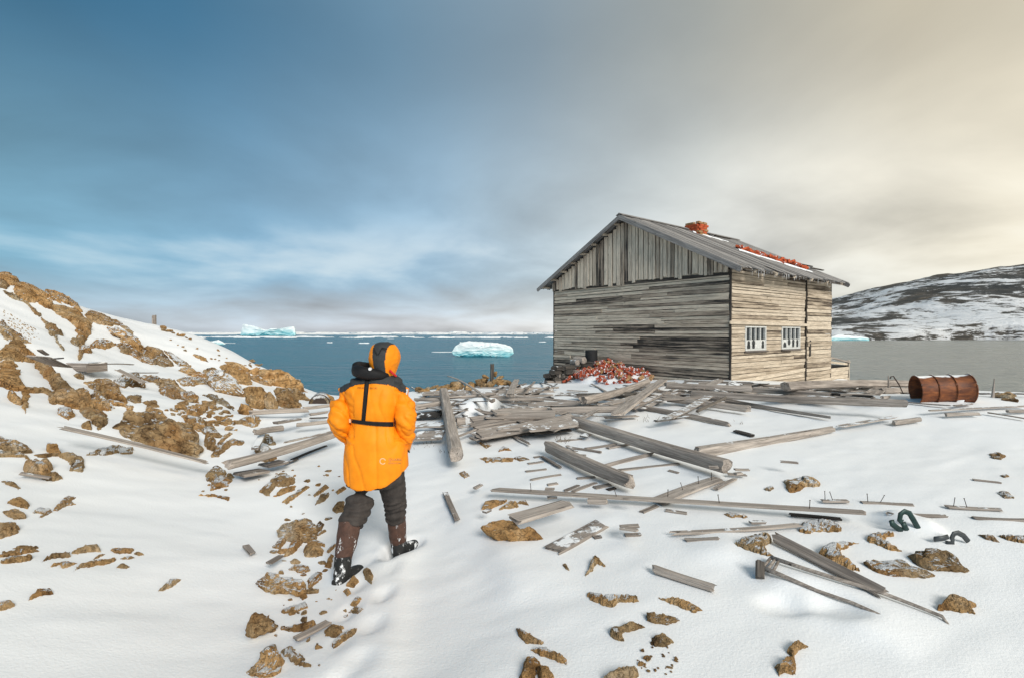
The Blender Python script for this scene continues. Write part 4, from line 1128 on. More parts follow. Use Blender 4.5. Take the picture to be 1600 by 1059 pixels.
scatter(40, cpoly('L', [(250,20),(420,10),(560,30),(560,130),(470,330),(500,480),(470,640),(560,700),(640,760),(560,900),(420,1040),(300,1059),(200,900),(240,640),(130,480),(240,200)]), 5, 24,
        'loose brown stone strewn between the bigger stones of the trodden path', 'loose stones of the path', 21, snow=-.05, lift=.05)
scatter(12, cpoly('L', [(380,600),(620,600),(690,700),(600,740),(440,700)]), 3, 8, 'tiny stone in the trodden snow behind the person', 'tiny stones in the trodden snow', 9)
scatter(16, cpoly('F', [(180,330),(340,320),(500,290),(620,300),(830,330),(830,350),(600,370),(240,400)]), 12, 26, 'brown shore rock along the edge of the land above the sea', 'shore rocks', 11, lift=.5)
scatter(8, cpoly('I', [(1370,370),(1450,365),(1600,370),(1600,410),(1400,410)]), 10, 24, 'ochre rock on the shore beyond the rusty barrel', 'shore rocks by the barrel', 12, lift=.35)

# grit on the upper left slope: countless small stones
rng = random.Random(77)
verts = []; faces = []
polyA = cpoly('A', [(60,600),(200,560),(330,660),(440,800),(430,850),(300,830),(150,740),(60,680)])
for i in range(260):
    x = rng.uniform(5, 62); y = rng.uniform(484, 532)
    if y < 484 + (x - 5) * 0.6: continue
    g = G(x, y)
    r = rng.uniform(0.6, 1.7) * g.y / FPX
    b0 = len(verts)
    for k in range(5):
        a = k * 1.2566 + rng.random()
        verts.append(g + Vector((math.cos(a) * r * 1.3, math.sin(a) * r, -0.01)))
    verts.append(g + Vector((0, 0, r * 1.1)))
    for k in range(5): faces.append((b0 + k, b0 + (k + 1) % 5, b0 + 5))
gr = mesh_obj('grit', verts, faces, MAT['greyrock'])
gr['snow'] = -0.8
tag(gr, 'dark grit peppering the snow of the upper slope', 'grit', kind='stuff')

# cairn round the shore post
rng = random.Random(5)
pc = P(769, 596, 13.4)
pc.z = float(ground_z(pc.x, pc.y))
for i in range(34):
    a = rng.uniform(0, 2 * PI); rr = 0.42 * math.sqrt(rng.random()); hgt_ = max(0, 0.34 - rr * 0.75) * rng.random()
    o = bpy.data.objects.new('stone', STONES[rng.randrange(14)]); COL.objects.link(o)
    r = rng.uniform(0.07, 0.13)
    o.location = pc + Vector((math.cos(a) * rr * 1.25, math.sin(a) * rr, hgt_ + 0.05))
    o.scale = (r * 1.2, r, r); o.rotation_euler = (rng.uniform(-.5, .5), rng.uniform(-.5, .5), rng.uniform(0, 6))
    o['snow'] = -0.45
    tag(o, 'brown stone in the cairn round the foot of the shore post', 'rock', 'stones of the post cairn')

# ------------------------------------------------------------------ lumber
def timber_mesh(L, w, h, seed, kind='beam', segs=None, taper=1.0, bend=0.0, ragged=0.055):
    """a worn timber along local X, centred; beam = hewn square with worn edges, plank = sawn board, pole = round"""
    rng = random.Random(seed)
    n = segs or max(6, min(26, int(L / 0.16)))
    if kind == 'pole':
        m = 12
        sec = [(math.cos(2 * PI * k / m) / 2, math.sin(2 * PI * k / m) / 2) for k in range(m)]
    elif kind == 'beam':
        c = 0.33
        sec = [(-.5 + c * .5, -.5), (0, -.52), (.5 - c * .5, -.5), (.5, -.5 + c * .5), (.51, 0), (.5, .5 - c * .5), (.5 - c * .5, .5), (0, .515), (-.5 + c * .5, .5), (-.5, .5 - c * .5), (-.51, 0), (-.5, -.5 + c * .5)]
    else:
        sec = [(-.5, -.42), (-.46, -.5), (0, -.5), (.46, -.5), (.5, -.42), (.5, .42), (.46, .5), (0, .5), (-.46, .5), (-.5, .42)]
    m = len(sec)
    verts = []; faces = []
    wob = [rng.uniform(0.9, 1.1) for _ in range(m)]
    endj = [[rng.uniform(-1, 1) * ragged * min(1, L) for _ in range(m)] for _ in range(2)]
    for i in range(n + 1):
        t = i / n
        x = -L / 2 + L * t
        k = 1 + (taper - 1) * t
        for j, (a, b) in enumerate(sec):
            q = Vector((x * 1.5, a * w * 9 + seed, b * h * 9))
            s = k * (1 + 0.07 * noise.noise(q) * (1.0 if kind != 'plank' else 0.6))
            xx = x + (endj[0][j] if i == 0 else endj[1][j] if i == n else 0)
            yy = a * w * s * wob[j] if kind != 'plank' else a * w * s
            zz = b * h * s + bend * L * (4 * t * (1 - t) - 0.5)
            yy += 0.012 * w * noise.noise(Vector((x * 2.0, seed * 1.3, 4)))
            verts.append((xx, yy, zz))
    for i in range(n):
        for j in range(m):
            a = i * m + j; b = i * m + (j + 1) % m
            faces.append((a, a + m, b + m, b))
    faces.append(tuple(range(m)))
    faces.append(tuple(range(n * m + m - 1, n * m - 1, -1)))
    return verts, faces


def place_timber(name, p0, p1, w, h, seed, kind, mat, label, group=None, snow=0.0, tone=0.5, roll=0.0, taper=1.0, bend=0.0, parent=None, cat='plank'):
    p0 = Vector(p0); p1 = Vector(p1)
    d = p1 - p0
    v, f = timber_mesh(d.length, w, h, seed, kind, taper=taper, bend=bend)
    o = mesh_obj(name, v, f, mat, parent)
    x = d.normalized()
    y = Vector((0, 0, 1)).cross(x)
    y = y.normalized() if y.length > 1e-3 else Vector((0, 1, 0))
    z = x.cross(y)
    R = Matrix((x, y, z)).transposed()
    R = R @ Matrix.Rotation(roll, 3, 'X')
    o.rotation_euler = R.to_euler()
    o.location = (p0 + p1) / 2
    o['snow'] = snow; o['tone'] = tone
    if parent is None: tag(o, label, cat, group)
    return o


LUMBER = [
 # crop, x0,y0, x1,y1, thickness in crop px, kind, lift (m), snow, tone, material, label
 ('V',425,262,1062,455,52,'beam',.06,-.1,.55,'wood','long hewn beam running across the snow towards the hut front'),
 ('V',318,370,655,515,58,'beam',.05,-.1,.55,'wood','short thick notched beam with a cut end in the snow'),
 ('V',930,395,1490,296,50,'beam',.02,-.02,.6,'wood','thick tapered log slanting out of a snow drift'),
 ('V',88,545,1620,640,21,'plank',.10,-.15,.55,'wood','very long narrow pole-like board crossing the snow'),
 ('V',172,668,392,604,40,'plank',.16,-.2,.75,'wood','weathered plank resting on the grainy wedge of rock'),
 ('V',328,800,530,688,44,'plank',.0,.12,.3,'wood','dark board lying flat, half sunk in the snow'),
 ('V',840,728,1350,694,18,'plank',.03,-.05,.5,'wood','straight grey board lying in front of the rounded snowy rock'),
 ('V',885,757,1020,750,9,'plank',.0,0,.4,'wood','thin board strip below the straight grey board'),
 ('V',775,590,1018,500,30,'plank',.02,-.2,.5,'wood','short board passing under the very long pole-like board'),
 ('V',700,640,765,612,9,'plank',.0,0,.4,'wood',None), ('V',800,632,890,645,16,'plank',.0,0,.4,'wood',None),
 ('V',630,735,695,732,9,'plank',.0,0,.3,'wood',None), ('V',500,745,530,740,9,'plank',.0,0,.3,'wood',None),
 ('V',1010,540,1090,500,8,'plank',.02,0,.4,'wood',None), ('V',1060,480,1135,485,10,'plank',.03,0,.4,'wood',None),
 ('V',1090,300,1165,320,24,'plank',.02,0,.2,'darkwood','dark wedge of board sticking out behind the tapered log'),
 ('V',712,203,1060,272,22,'beam',.02,0,.45,'wood','half-buried beam lying parallel behind the long hewn beam'),
 ('V',805,165,1140,210,28,'beam',.04,-.1,.5,'wood','rounded grey log in front of the stacked wall logs'),
 ('V',960,155,1480,245,22,'beam',.03,-.1,.5,'wood','long tapering beam slanting away from the wall logs'),
 ('V',325,215,640,208,30,'beam',.08,-.1,.6,'wood','pointed beam lying under the crossing plank'),
 ('V',600,228,790,88,34,'plank',.22,-.1,.7,'wood','pale plank propped up diagonally across the lumber'),
 ('V',455,178,725,98,28,'beam',.14,-.1,.55,'wood','slanting beam running up to the brick heap'),
 ('V',90,235,335,232,30,'plank',.14,-.05,.6,'wood',None), ('V',0,285,255,236,18,'plank',.10,-.05,.45,'wood',None), ('V',20,322,420,245,22,'plank',.12,.0,.5,'wood',None),
 ('V',225,290,425,268,24,'plank',.16,.12,.55,'wood',None), ('V',-10,258,120,240,16,'plank',.12,-.05,.5,'wood',None), ('V',255,308,400,296,16,'plank',.04,-.1,.35,'darkwood',None),
 ('V',240,187,480,186,12,'plank',.10,0,.55,'wood',None), ('V',60,328,260,300,18,'plank',.03,0,.35,'darkwood',None),
 ('V',550,245,680,238,10,'plank',.05,0,.5,'wood',None), ('V',130,205,300,200,12,'plank',.08,.1,.4,'wood',None),
 ('M',970,115,1335,232,38,'beam',.02,-.25,.6,'wood','split square timber lying alone in the near snow'),
 ('H',0,278,880,312,62,'beam',.12,-.05,.5,'wood','weathered wall log lying before the hut wall'),
 ('H',210,228,900,252,26,'beam',.10,.25,.5,'wood','snow-covered log along the foot of the hut wall'),
 ('H',760,312,1700,372,54,'beam',.10,0,.5,'wood','brownish log in the stack before the hut corner'),
 ('H',0,388,870,512,54,'beam',.02,-.1,.55,'wood','bluish grey log with a rounded end before the wall logs'),
 ('H',420,408,1640,600,42,'beam',.02,-.1,.5,'wood','long log sinking into the snow before the wall logs'),
 ('H',280,360,2470,470,74,'beam',.09,-.1,.5,'wood','longest wall log with a square dark end towards the barrel'),
 ('H',1240,268,3000,270,70,'beam',.26,-.1,.5,'wood','thick wall log on top of the stack by the hut corner'),
 ('I',155,352,480,372,40,'plank',.10,-.3,.15,'darkwood','dark tarred board under the topmost wall log'),
 ('I',560,345,830,318,44,'beam',.06,.05,.45,'wood','log lying behind the rusty barrel'),
 ('I',485,388,1050,440,10,'plank',.02,0,.4,'wood','thin lath in front of the rusty barrel'),
 ('I',240,592,640,522,18,'plank',.05,.12,.6,'wood','snowy board leading away from the tapered log'),
 ('I',645,565,828,540,40,'beam',.02,.05,.55,'wood','short rounded log end poking from the snow'),
 ('I',1030,505,1270,498,30,'beam',.02,.05,.5,'wood','half-buried log end on the snow below the barrel'),
 ('I',905,475,1620,442,12,'plank',.04,.1,.55,'wood','long snowy board beyond the rounded log end'),
 ('I',1340,490,1620,535,9,'plank',.02,0,.4,'wood','thin dark lath at the far right of the snow field'),
 ('I',1480,482,1640,478,24,'beam',.02,.05,.5,'wood','log stub beside the thin dark lath'),
 ('I',1275,350,1640,352,12,'plank',.10,.1,.2,'darkwood','dark snow-topped board along the shore behind the barrel'),
 ('I',1090,440,1210,425,12,'plank',.02,.1,.4,'wood','short board below the rusty barrel'),
 ('F',482,345,612,985,120,'beam',.10,-.15,.62,'wood','massive square beam pointing from the shore towards the path'),
 ('F',190,420,445,432,24,'beam',.14,.1,.5,'wood',None), ('F',190,505,445,462,62,'beam',.10,-.05,.6,'wood','thick log end beside the massive square beam'),
 ('F',180,595,465,562,40,'plank',.04,.1,.2,'darkwood',None), ('F',190,690,490,680,60,'plank',.12,.22,.5,'wood','snow-covered wide board beside the massive square beam'),
 ('F',190,800,480,785,60,'plank',.10,.15,.5,'wood','wide frosted board below the snow-covered wide board'), ('F',620,650,705,640,95,'beam',.05,-.1,.5,'wood','brown wooden block right of the massive square beam'),
 ('F',760,692,1300,622,36,'plank',.10,-.05,.5,'wood',None), ('F',1005,555,1410,540,54,'plank',.16,-.05,.55,'wood',None), ('F',920,605,1105,612,26,'plank',.14,0,.4,'wood',None),
 ('F',795,825,1600,605,34,'plank',.08,0,.45,'wood',None), ('F',800,785,1300,665,40,'plank',.06,.22,.4,'wood',None), ('F',870,835,1210,742,36,'plank',.02,-.05,.4,'wood',None),
 ('F',550,405,1010,360,26,'beam',.16,.0,.6,'wood',None), ('F',560,432,960,440,14,'plank',.10,.15,.5,'wood',None), ('F',700,392,1600,380,24,'beam',.12,.05,.6,'wood','long pale pole along the seaward edge of the lumber'),
 ('F',1170,368,1240,215,52,'plank',.40,-.3,.65,'wood','plank propped up on end beside the post cairn'),
 ('F',1260,272,1335,258,26,'plank',.2,0,.4,'wood',None), ('F',1330,312,1425,240,22,'plank',.25,0,.45,'wood',None), ('F',1440,335,1575,285,22,'plank',.2,.05,.5,'wood',None), ('F',1480,250,1600,272,18,'plank',.28,0,.5,'wood',None),
 ('F',1380,425,1600,400,26,'plank',.10,-.1,.2,'darkwood',None), ('F',1090,450,1380,470,13,'plank',.06,0,.35,'wood',None), ('F',1370,462,1600,458,24,'plank',.10,.0,.6,'wood',None),
 ('F',1080,520,1400,500,10,'plank',.08,.1,.5,'wood',None), ('F',1395,525,1545,512,32,'beam',.12,0,.5,'wood',None), ('F',1230,300,1320,330,20,'plank',.12,.05,.35,'darkwood',None),
 ('F',1400,300,1500,340,18,'plank',.10,.05,.4,'wood',None), ('F',1300,345,1480,330,16,'plank',.08,.05,.4,'wood',None), ('F',1100,330,1180,300,18,'plank',.10,0,.4,'wood',None),
 ('F',1360,705,1600,678,34,'plank',.12,.12,.55,'wood',None), ('F',1100,760,1400,720,26,'plank',.02,.05,.4,'wood',None), ('F',980,440,1005,425,40,'beam',.06,0,.4,'wood',None),
 ('E',195,885,1095,622,66,'beam',.16,-.1,.6,'wood','big slanting squared beam left of the person'), ('E',670,690,1050,602,24,'plank',.24,.1,.55,'wood','board lying along the top of the big slanting beam'),
 ('E',420,605,640,572,50,'beam',.20,.05,.55,'wood','short beam stub lying over the leaning timber'), ('E',590,530,775,500,50,'plank',.14,.12,.35,'wood','grey frosted board with a square end in the lumber heap'),
 ('E',380,445,840,425,42,'beam',.10,.12,.6,'wood','pale snowy log at the foot of the boulder pile'), ('E',820,412,1045,386,30,'beam',.12,.08,.55,'wood',None),
 ('E',870,462,1015,440,22,'beam',.10,.05,.5,'wood',None), ('E',870,492,1010,486,12,'plank',.06,-.1,.15,'darkwood',None), ('E',760,548,1015,522,34,'beam',.10,.08,.55,'wood',None),
 ('E',415,745,470,640,50,'plank',.12,.35,.4,'wood','snow-faced timber leaning between the beam and the stub'), ('E',285,960,490,925,60,'plank',.06,0,.2,'wood','dark bluish board propped under the big slanting beam'),
 ('E',490,885,655,850,48,'plank',.08,.05,.2,'wood','dark board behind the propped bluish board'), ('E',660,868,760,830,30,'plank',.03,.0,.3,'darkwood',None), ('E',730,830,1000,720,24,'plank',.03,-.1,.15,'darkwood',None),
 ('N',400,110,1306,328,24,'plank',.14,-.15,.6,'wood','long grey board spanning the snow hollow by the split boulder'),
 ('N',135,404,315,432,20,'plank',.02,-.05,.4,'wood','small split board alone on the left bank'),
 ('C',430,195,690,300,44,'plank',.12,-.05,.45,'wood','broken grey board beside the old crate'), ('C',560,215,690,205,22,'plank',.2,.0,.35,'darkwood','dark board end crossing the broken grey board'),
 ('C',440,120,520,170,16,'plank',.06,.05,.2,'wood','small wood scrap above the broken board'), ('C',1200,268,1460,275,14,'plank',.06,.05,.4,'wood','bent board half buried above the narrow lath'), ('C',1300,332,1580,470,22,'plank',.06,-.1,.45,'wood','narrow grey lath slanting down the left slope'),
 ('B',60,720,325,720,24,'plank',.06,.1,.35,'wood','short board with a square end on the left slope'),
 ('J',30,378,168,358,18,'plank',0,-.05,.4,'wood',None), ('J',10,450,192,428,18,'plank',0,-.05,.4,'wood',None), ('J',60,525,330,477,4,'plank',0,-.2,.3,'wood',None), ('J',155,308,320,402,22,'plank',.02,-.05,.3,'wood',None),
 ('J',210,572,300,557,16,'plank',0,0,.4,'wood',None), ('J',480,512,642,500,18,'plank',0,-.05,.35,'wood',None), ('J',440,632,650,552,5,'plank',0,-.1,.35,'wood',None), ('J',370,627,490,577,4,'plank',0,-.1,.3,'wood',None),
 ('J',640,598,782,570,34,'plank',0,.0,.35,'wood',None), ('J',390,222,702,268,18,'plank',.01,-.05,.35,'wood',None), ('J',560,238,830,195,18,'plank',.01,0,.45,'wood',None), ('J',760,232,965,196,16,'plank',.01,0,.45,'wood',None),
 ('J',735,400,1165,288,26,'beam',.0,.0,.35,'wood','round pole half sunk between the two hewn beams'), ('J',880,435,1412,378,26,'plank',.0,-.05,.5,'wood','pale board sunk in the snow under the long hewn beam'),
 ('J',760,618,832,600,28,'plank',0,-.2,.15,'darkwood',None), ('J',1325,440,1412,462,10,'plank',0,0,.4,'wood',None), ('J',300,170,520,150,8,'plank',0,0,.35,'wood',None), ('J',85,320,140,310,8,'plank',0,0,.4,'wood',None),
 ('X',696,770,714,811,8,'plank',.02,.05,.3,'wood','short dark board standing out of the snow right of the person'),
 ('L',340,855,508,768,18,'plank',.05,-.2,.45,'wood','grey wooden stake among the near path stones'), ('L',200,462,262,425,22,'plank',.06,0,.3,'wood','dark wood splinter beside the long path boulder'), ('L',80,372,115,412,9,'plank',.03,-.2,.5,'wood','small wood chip alone in the snow left of the path'),
 ('Q',760,165,868,166,15,'plank',.02,.05,.45,'wood','short nailed board behind the end of the long pole'), ('Q',925,172,1132,182,11,'plank',.0,.05,.45,'wood','nailed board strip sunk in the clean snow'),
 ('Q',1280,190,1502,202,16,'plank',.01,.05,.5,'wood','nailed board with split end in the clean snow'), ('Q',1035,219,1268,229,8,'plank',.0,-.05,.45,'wood','thin board behind the green bent metal'), ('Q',1395,238,1620,247,8,'plank',.0,-.05,.4,'wood','thin board line beyond the green bent metal'),
 ('Q',630,222,830,240,9,'plank',.02,-.2,.1,'darkwood','black board scrap under the end of the long pole'),
 ('Q',1390,78,1500,90,7,'plank',.0,-.05,.35,'wood','faint board sliver on the upper snow field'),
 ('Q',1100,365,1180,352,3,'plank',.0,-.2,.3,'wood',None),
]
LDEF = {'V': ('weathered board in the tangle of lumber seaward of the notched beam', 'boards in the lumber tangle'),
        'F': ('weathered board in the tangle of lumber seaward of the notched beam', 'boards in the lumber tangle'),
        'J': ('board end showing through the snow around the notched beam', 'sunken boards round the notched beam'),
        'X': ('weathered board in the tangle of lumber seaward of the notched beam', 'boards in the lumber tangle'),
        'E': ('weathered timber in the lumber heap between boulder pile and person', 'timbers by the boulder pile'),
        'Q': ('thin wood sliver on the near snow', None)}
NAIL_ON = {}
# more broken boards, thickest towards the hut
rl = random.Random(404)
for i_ in range(150):
    u_ = rl.random()
    if i_ < 40:
        x_ = rl.uniform(655, 985); y_ = 604 + 78 * rl.random() ** 1.5
        if x_ > 900 and y_ > 650: y_ = rl.uniform(603, 640)
    else:
        x_ = rl.uniform(985, 1400); y_ = rl.uniform(597, 622)
        if i_ > 112: x_ = rl.uniform(660, 1150); y_ = 604 + 60 * rl.random() ** 1.6
        elif i_ > 92: x_ = rl.uniform(740, 1300); y_ = rl.uniform(640, 830)
    L_ = rl.uniform(22, 95) * (1.0 if y_ < 640 else .8) * (.4 if 92 < i_ <= 112 else 1); a_ = rl.gauss(0, .16) + (.9 * rl.choice((-1, 1)) if rl.random() < .22 else 0)
    LUMBER.append(('X', x_ - L_ / 2, y_ + L_ * .32 * math.sin(a_), x_ + L_ / 2, y_ - L_ * .32 * math.sin(a_), rl.uniform(1.6, 4.6), 'plank' if rl.random() < .8 else 'beam', rl.uniform(.0, .14), rl.uniform(-.1, .2), rl.uniform(.3, .75), 'wood' if rl.random() < .85 else 'darkwood', None))
for i, (k, x0, y0, x1, y1, th, kind, lift, sn, tone, mt, lab) in enumerate(LUMBER):
    if k == 'Q' and lab is None: continue
    a = cr(k, x0, y0); b = cr(k, x1, y1)
    g0, g1 = G(*a), G(*b)
    ym = (g0.y + g1.y) / 2
    tm = th / CROPS[k][2] * ym / FPX
    dirx = abs((g1 - g0).normalized().x)
    if kind == 'plank':
        el = 1.6 / ym
        h = min(0.05, max(0.018, tm * 0.35))
        w = max(0.05, min(0.26, (tm - h * 0.8) / max(0.16, el) if dirx > 0.5 else tm))
        roll = 0.0
        if w >= 0.26: roll = random.Random(i).uniform(0.1, 0.3)
        half = h / 2
    else:
        if dirx < 0.5: tm *= 0.95
        w = h = max(0.05, tm / 1.12) * 0.94
        roll = random.Random(i).uniform(-.12, .12)
        half = h / 2
    up = Vector((0, 0, half + lift - (0.25 * h if lift < 0.04 else 0)))
    # the pixel line marks the middle of the timber: pull it forward so that it still sits there when lifted
    def seat(p, u):
        q = Vector((0, 0, CAMZ)); d = p - q
        k_ = 1 - u / max(0.3, (CAMZ - p.z)) * 0.9
        r = q + d * max(0.75, k_)
        gz = float(ground_z(r.x, r.y))
        return Vector((r.x, r.y, max(gz + min(u, half), r.z)))
    p0 = seat(g0, up.z); p1 = seat(g1, up.z)
    lb, gp = (lab, None) if lab else LDEF[k]
    if not lab and k in 'VFEX':
        what = ('dark ' if mt == 'darkwood' else 'snow-topped ' if sn > .08 else 'bare grey ') + ('long ' if (p1 - p0).length > 1.3 else 'short ') + ('beam' if kind == 'beam' else 'board')
        place = 'lumber heap between boulder pile and person' if k == 'E' else 'litter of broken lumber before the hut corner' if a[0] > 960 and k == 'X' else 'lumber tangle seaward of the notched beam'
        lb = what + ' in the ' + place; gp = what + ' pieces, ' + place
    nm = {'beam': 'beam', 'plank': 'board', 'pole': 'pole'}[kind]
    cat = {'beam': 'beam', 'plank': 'board', 'pole': 'pole'}[kind]
    o = place_timber(nm, p0, p1, w, h, i + 1, kind, MAT[mt], lb, gp, sn + 0.08, tone, roll, cat=cat,
                     taper={0: .95, 2: .55, 18: .5, 37: .6}.get(i, random.Random(i).uniform(.85, 1.0)), bend=random.Random(i + 7).uniform(-.014, .010))
    if lab and 'nailed' in lab or (lab and 'pole-like' in lab): NAIL_ON[i] = (o, p0, p1, h)

# nails standing in the loosened boards
bmn = bmesh.new(); add_tube(bmn, [(0, 0, -0.02), (0.002, 0, 0.03), (0.004, 0.001, 0.075)], [0.0035, 0.003, 0.003], 6)
add_tube(bmn, [(0.004, 0.001, 0.075), (0.004, 0.001, 0.078)], [0.006, 0.006], 6)
bmesh.ops.recalc_face_normals(bmn, faces=bmn.faces)
nail_me = bpy.data.meshes.new('nail'); bmn.to_mesh(nail_me); bmn.free(); nail_me.materials.append(MAT['iron'])
for i, (o, p0, p1, h) in NAIL_ON.items():
    rngn = random.Random(i)
    for t in [0.12, 0.38, 0.66, 0.88][:4 if (p1 - p0).length > 0.9 else 2]:
        nl = bpy.data.objects.new('nail', nail_me); COL.objects.link(nl)
        nl.parent = o
        nl.location = ((t - 0.5) * (p1 - p0).length, rngn.uniform(-.01, .01), h * 0.4)
        nl.rotation_euler = (rngn.uniform(-.25, .25), rngn.uniform(-.35, .35), 0)

# upright posts and stakes
def stake(px, y_top, y_bot, w, label, Y=None, lean=(0, 0), cat='post', mat='darkwood', name='stake', kind='beam', taper=1.0):
    b = G(px, y_bot) if Y is None else P(px, y_bot, Y)
    b.z = min(b.z, float(ground_z(b.x, b.y))) - 0.08
    hgt_ = (y_bot - y_top) * b.y / FPX
    return place_timber(name, b, b + Vector((lean[0], lean[1], hgt_ + 0.08)), w, w, int(px), kind, MAT[mat], label, None, -.4, .45, cat=cat, taper=taper)

stake(768.5, 561, 596, 0.10, 'dark round post standing in a stone cairn on the shore', 13.4, (0.01, 0), name='post', kind='pole')
stake(241, 493, 513, 0.10, 'square wooden stump standing on the crest of the left slope', 15.3, mat='wood', name='post')
x_, y_ = cr('I', 608, 300); stake(x_, 577, 605, .05, 'splintered stake standing behind the topmost wall log', 11.0, (-.02, 0), mat='wood', taper=.3)
x_, y_ = cr('I', 790, 300); stake(x_, 578, 603, .045, 'thin stake standing just left of the rusty barrel', 11.0, (-.04, 0), mat='wood', taper=.3)
x_, y_ = cr('I', 993, 280); stake(x_, 583, 604, .06, 'blunt stake showing above the top of the rusty barrel', 10.2, mat='wood')
x_, y_ = cr('I', 1368, 375); stake(x_, 591, 619, .06, 'pointed stake standing right of the rusty barrel', 9.6, (.03, 0), mat='wood', taper=.2)
# a bent iron rod between the first two stakes
g = P(*cr('I', 718, 322), 10.4); g.z = float(ground_z(g.x, g.y)) - .02
t0 = P(*cr('I', 640, 222), 10.4)
bm = bmesh.new(); add_tube(bm, [g, g.lerp(t0, .5) + Vector((.01, 0, .02)), t0, t0 + Vector((-.05, 0, -.01)), t0 + Vector((-.07, 0, -.05))], .012, 7)
tag(bm_obj('iron_rod', bm, MAT['iron'], smooth=True), 'bent iron rod leaning between two stakes by the water', 'rod')

# the ladder with long rails lying in the near snow
lad = empty('ladder', G(1220, 890))
def gl(k, x, y, up): return G(*cr(k, x, y)) + Vector((0, 0, up))
def local_tube(name, pts_, rad, mat, root, n=7, smooth=True):
    bm = bmesh.new()
    add_tube(bm, [Vector(p) - root.location for p in pts_], rad, n)
    o = bm_obj(name, bm, mat, root, smooth)
    o['snow'] = -.2; o['tone'] = .4
    return o
local_tube('rail', [gl('O', 118, 245, .04), gl('O', 400, 330, .03), gl('O', 700, 425, .03), gl('O', 980, 512, .03), gl('O', 1250, 610, .025), gl('O', 1460, 688, .02), gl('O', 1515, 725, -.01)], [.014, .013, .013, .012, .010, .010, .008], MAT['wood'], lad)
local_tube('rail', [gl('O', 45, 335, .05), gl('O', 200, 375, .03), gl('O', 480, 475, .012), gl('O', 760, 570, .010), gl('O', 960, 640, -.004), gl('O', 1080, 680, -.03)], [.016, .014, .011, .011, .010, .009], MAT['wood'], lad)
for (x0, y0, x1, y1) in ((118, 248, 50, 335), (150, 262, 88, 345), (180, 272, 135, 358)):
    local_tube('rung', [gl('O', x0, y0, .035), gl('O', x1, y1, .035)], .010, MAT['wood'], lad)
eb = place_timber('end_block', gl('O', 38, 375, .01) - lad.location, gl('O', 38, 320, .07) - lad.location, .05, .05, 5, 'beam', MAT['darkwood'], None, parent=lad)
tag(lad, 'old wooden ladder with thin rails sunk in the near snow', 'ladder')
place_timber('board', gl('O', 155, 98, .05), gl('O', 975, 512, .035), .075, .03, 41, 'plank', MAT['wood'], 'narrow dark board lying over the rail of the ladder', None, -.15, .3, .5, cat='board')

# bent metal straps in the snow
def strap(name, pts_, mat, label, wdt=.03, parent=None):
    bm = bmesh.new()
    add_tube(bm, pts_, (wdt / 2, .006), 8)
    return bm_obj(name, bm, mat, parent, True)
def gq(x, y, base, Y=None):
    b = G(*cr('Q', *base))
    return P(*cr('Q', x, y), b.y)
gm = empty('bent_metal', G(*cr('Q', 1110, 285)))
for nm, pl in (('hoop', [(1162, 284), (1140, 245), (1122, 216), (1102, 209), (1086, 220), (1082, 245), (1092, 252)]), ('strap', [(1048, 246), (1052, 262), (1072, 278), (1092, 290)]), ('strap', [(1096, 256), (1102, 270), (1112, 288)])):
    bm = bmesh.new(); add_tube(bm, [gq(x, y, (1110, 287)) - gm.location for x, y in pl], [(.022, .009)] * len(pl), 8, hint=(0, 1, 0)); bm_obj(nm, bm, MAT['greenmetal'], gm, True)
tag(gm, 'bent dark green metal hoop sticking out of the snow', 'metal scrap')
gm = empty('bent_strap', G(*cr('Q', 1310, 345)))
for nm, pl in (('hoop', [(1275, 342), (1303, 341), (1300, 318), (1308, 302), (1325, 298), (1348, 310), (1368, 334)]), ('plate', [(1226, 324), (1258, 322), (1284, 314)])):
    bm = bmesh.new(); add_tube(bm, [gq(x, y, (1310, 345)) - gm.location for x, y in pl], [(.020, .008)] * len(pl), 8, hint=(0, 1, 0)); bm_obj(nm, bm, MAT['greymetal'], gm, True)
tag(gm, 'bent dark grey metal strap in the snow by the pitted boulder', 'metal scrap')

# half-buried drum end by the boulder pile
b = G(*cr('E', 950, 372))
dr = empty('half_buried_drum', b + Vector((0, 0, -.02)), 0.25)
dr.scale = (.72, .72, .72)
bm = bmesh.new()
add_tube(bm, [(0, 0, 0), (0, .5, .03)], [.30, .30], 24); bm_obj('shell', bm, MAT['greyrock'], dr, True)['snow'] = .45
bm = bmesh.new(); add_tube(bm, [(.30 * math.cos(a) * 1.01, -.005, .30 * math.sin(a) * 1.01) for a in np.linspace(0, 2 * PI, 25)], .018, 6, cap=False); bm_obj('rim', bm, MAT['iron'], dr, True)
bm = bmesh.new(); add_tube(bm, [(0, -.012, 0), (0, .02, 0)], [.22, .22], 20); bm_obj('lid', bm, MAT['iron'], dr)
tag(dr, 'snow-topped drum half buried at the shore with a dark end', 'drum')

# old crate on the left slope
b = G(*cr('C', 865, 345))
ct = empty('crate', b + Vector((0, .12, -.02)), -.25)
cwid, chei = .30, .17
for z in (0.02, 0.095):
    for s in (-1, 1):
        v_, f_ = timber_mesh(.60, .02, .07, 3 + int(z * 100), 'plank', 6); o = mesh_obj('board', v_, f_, MAT['wood'], ct); o.location = (0, s * .16, z + .03); o['snow'] = -.2; o['tone'] = .35
for s in (-1, 1):
    v_, f_ = timber_mesh(.34, .02, .15, 9, 'plank', 4); o = mesh_obj('end_board', v_, f_, MAT['wood'], ct); o.location = (s * .31, 0, .075); o.rotation_euler = (0, 0, PI / 2); o['snow'] = -.2; o['tone'] = .3
v_, f_ = timber_mesh(.60, .31, .05, 11, 'plank', 8); o = mesh_obj('snow_fill', v_, f_, MAT['snow'], ct); o.location = (0, 0, .145)
tag(ct, 'old wooden crate filled with snow on the left slope', 'crate')

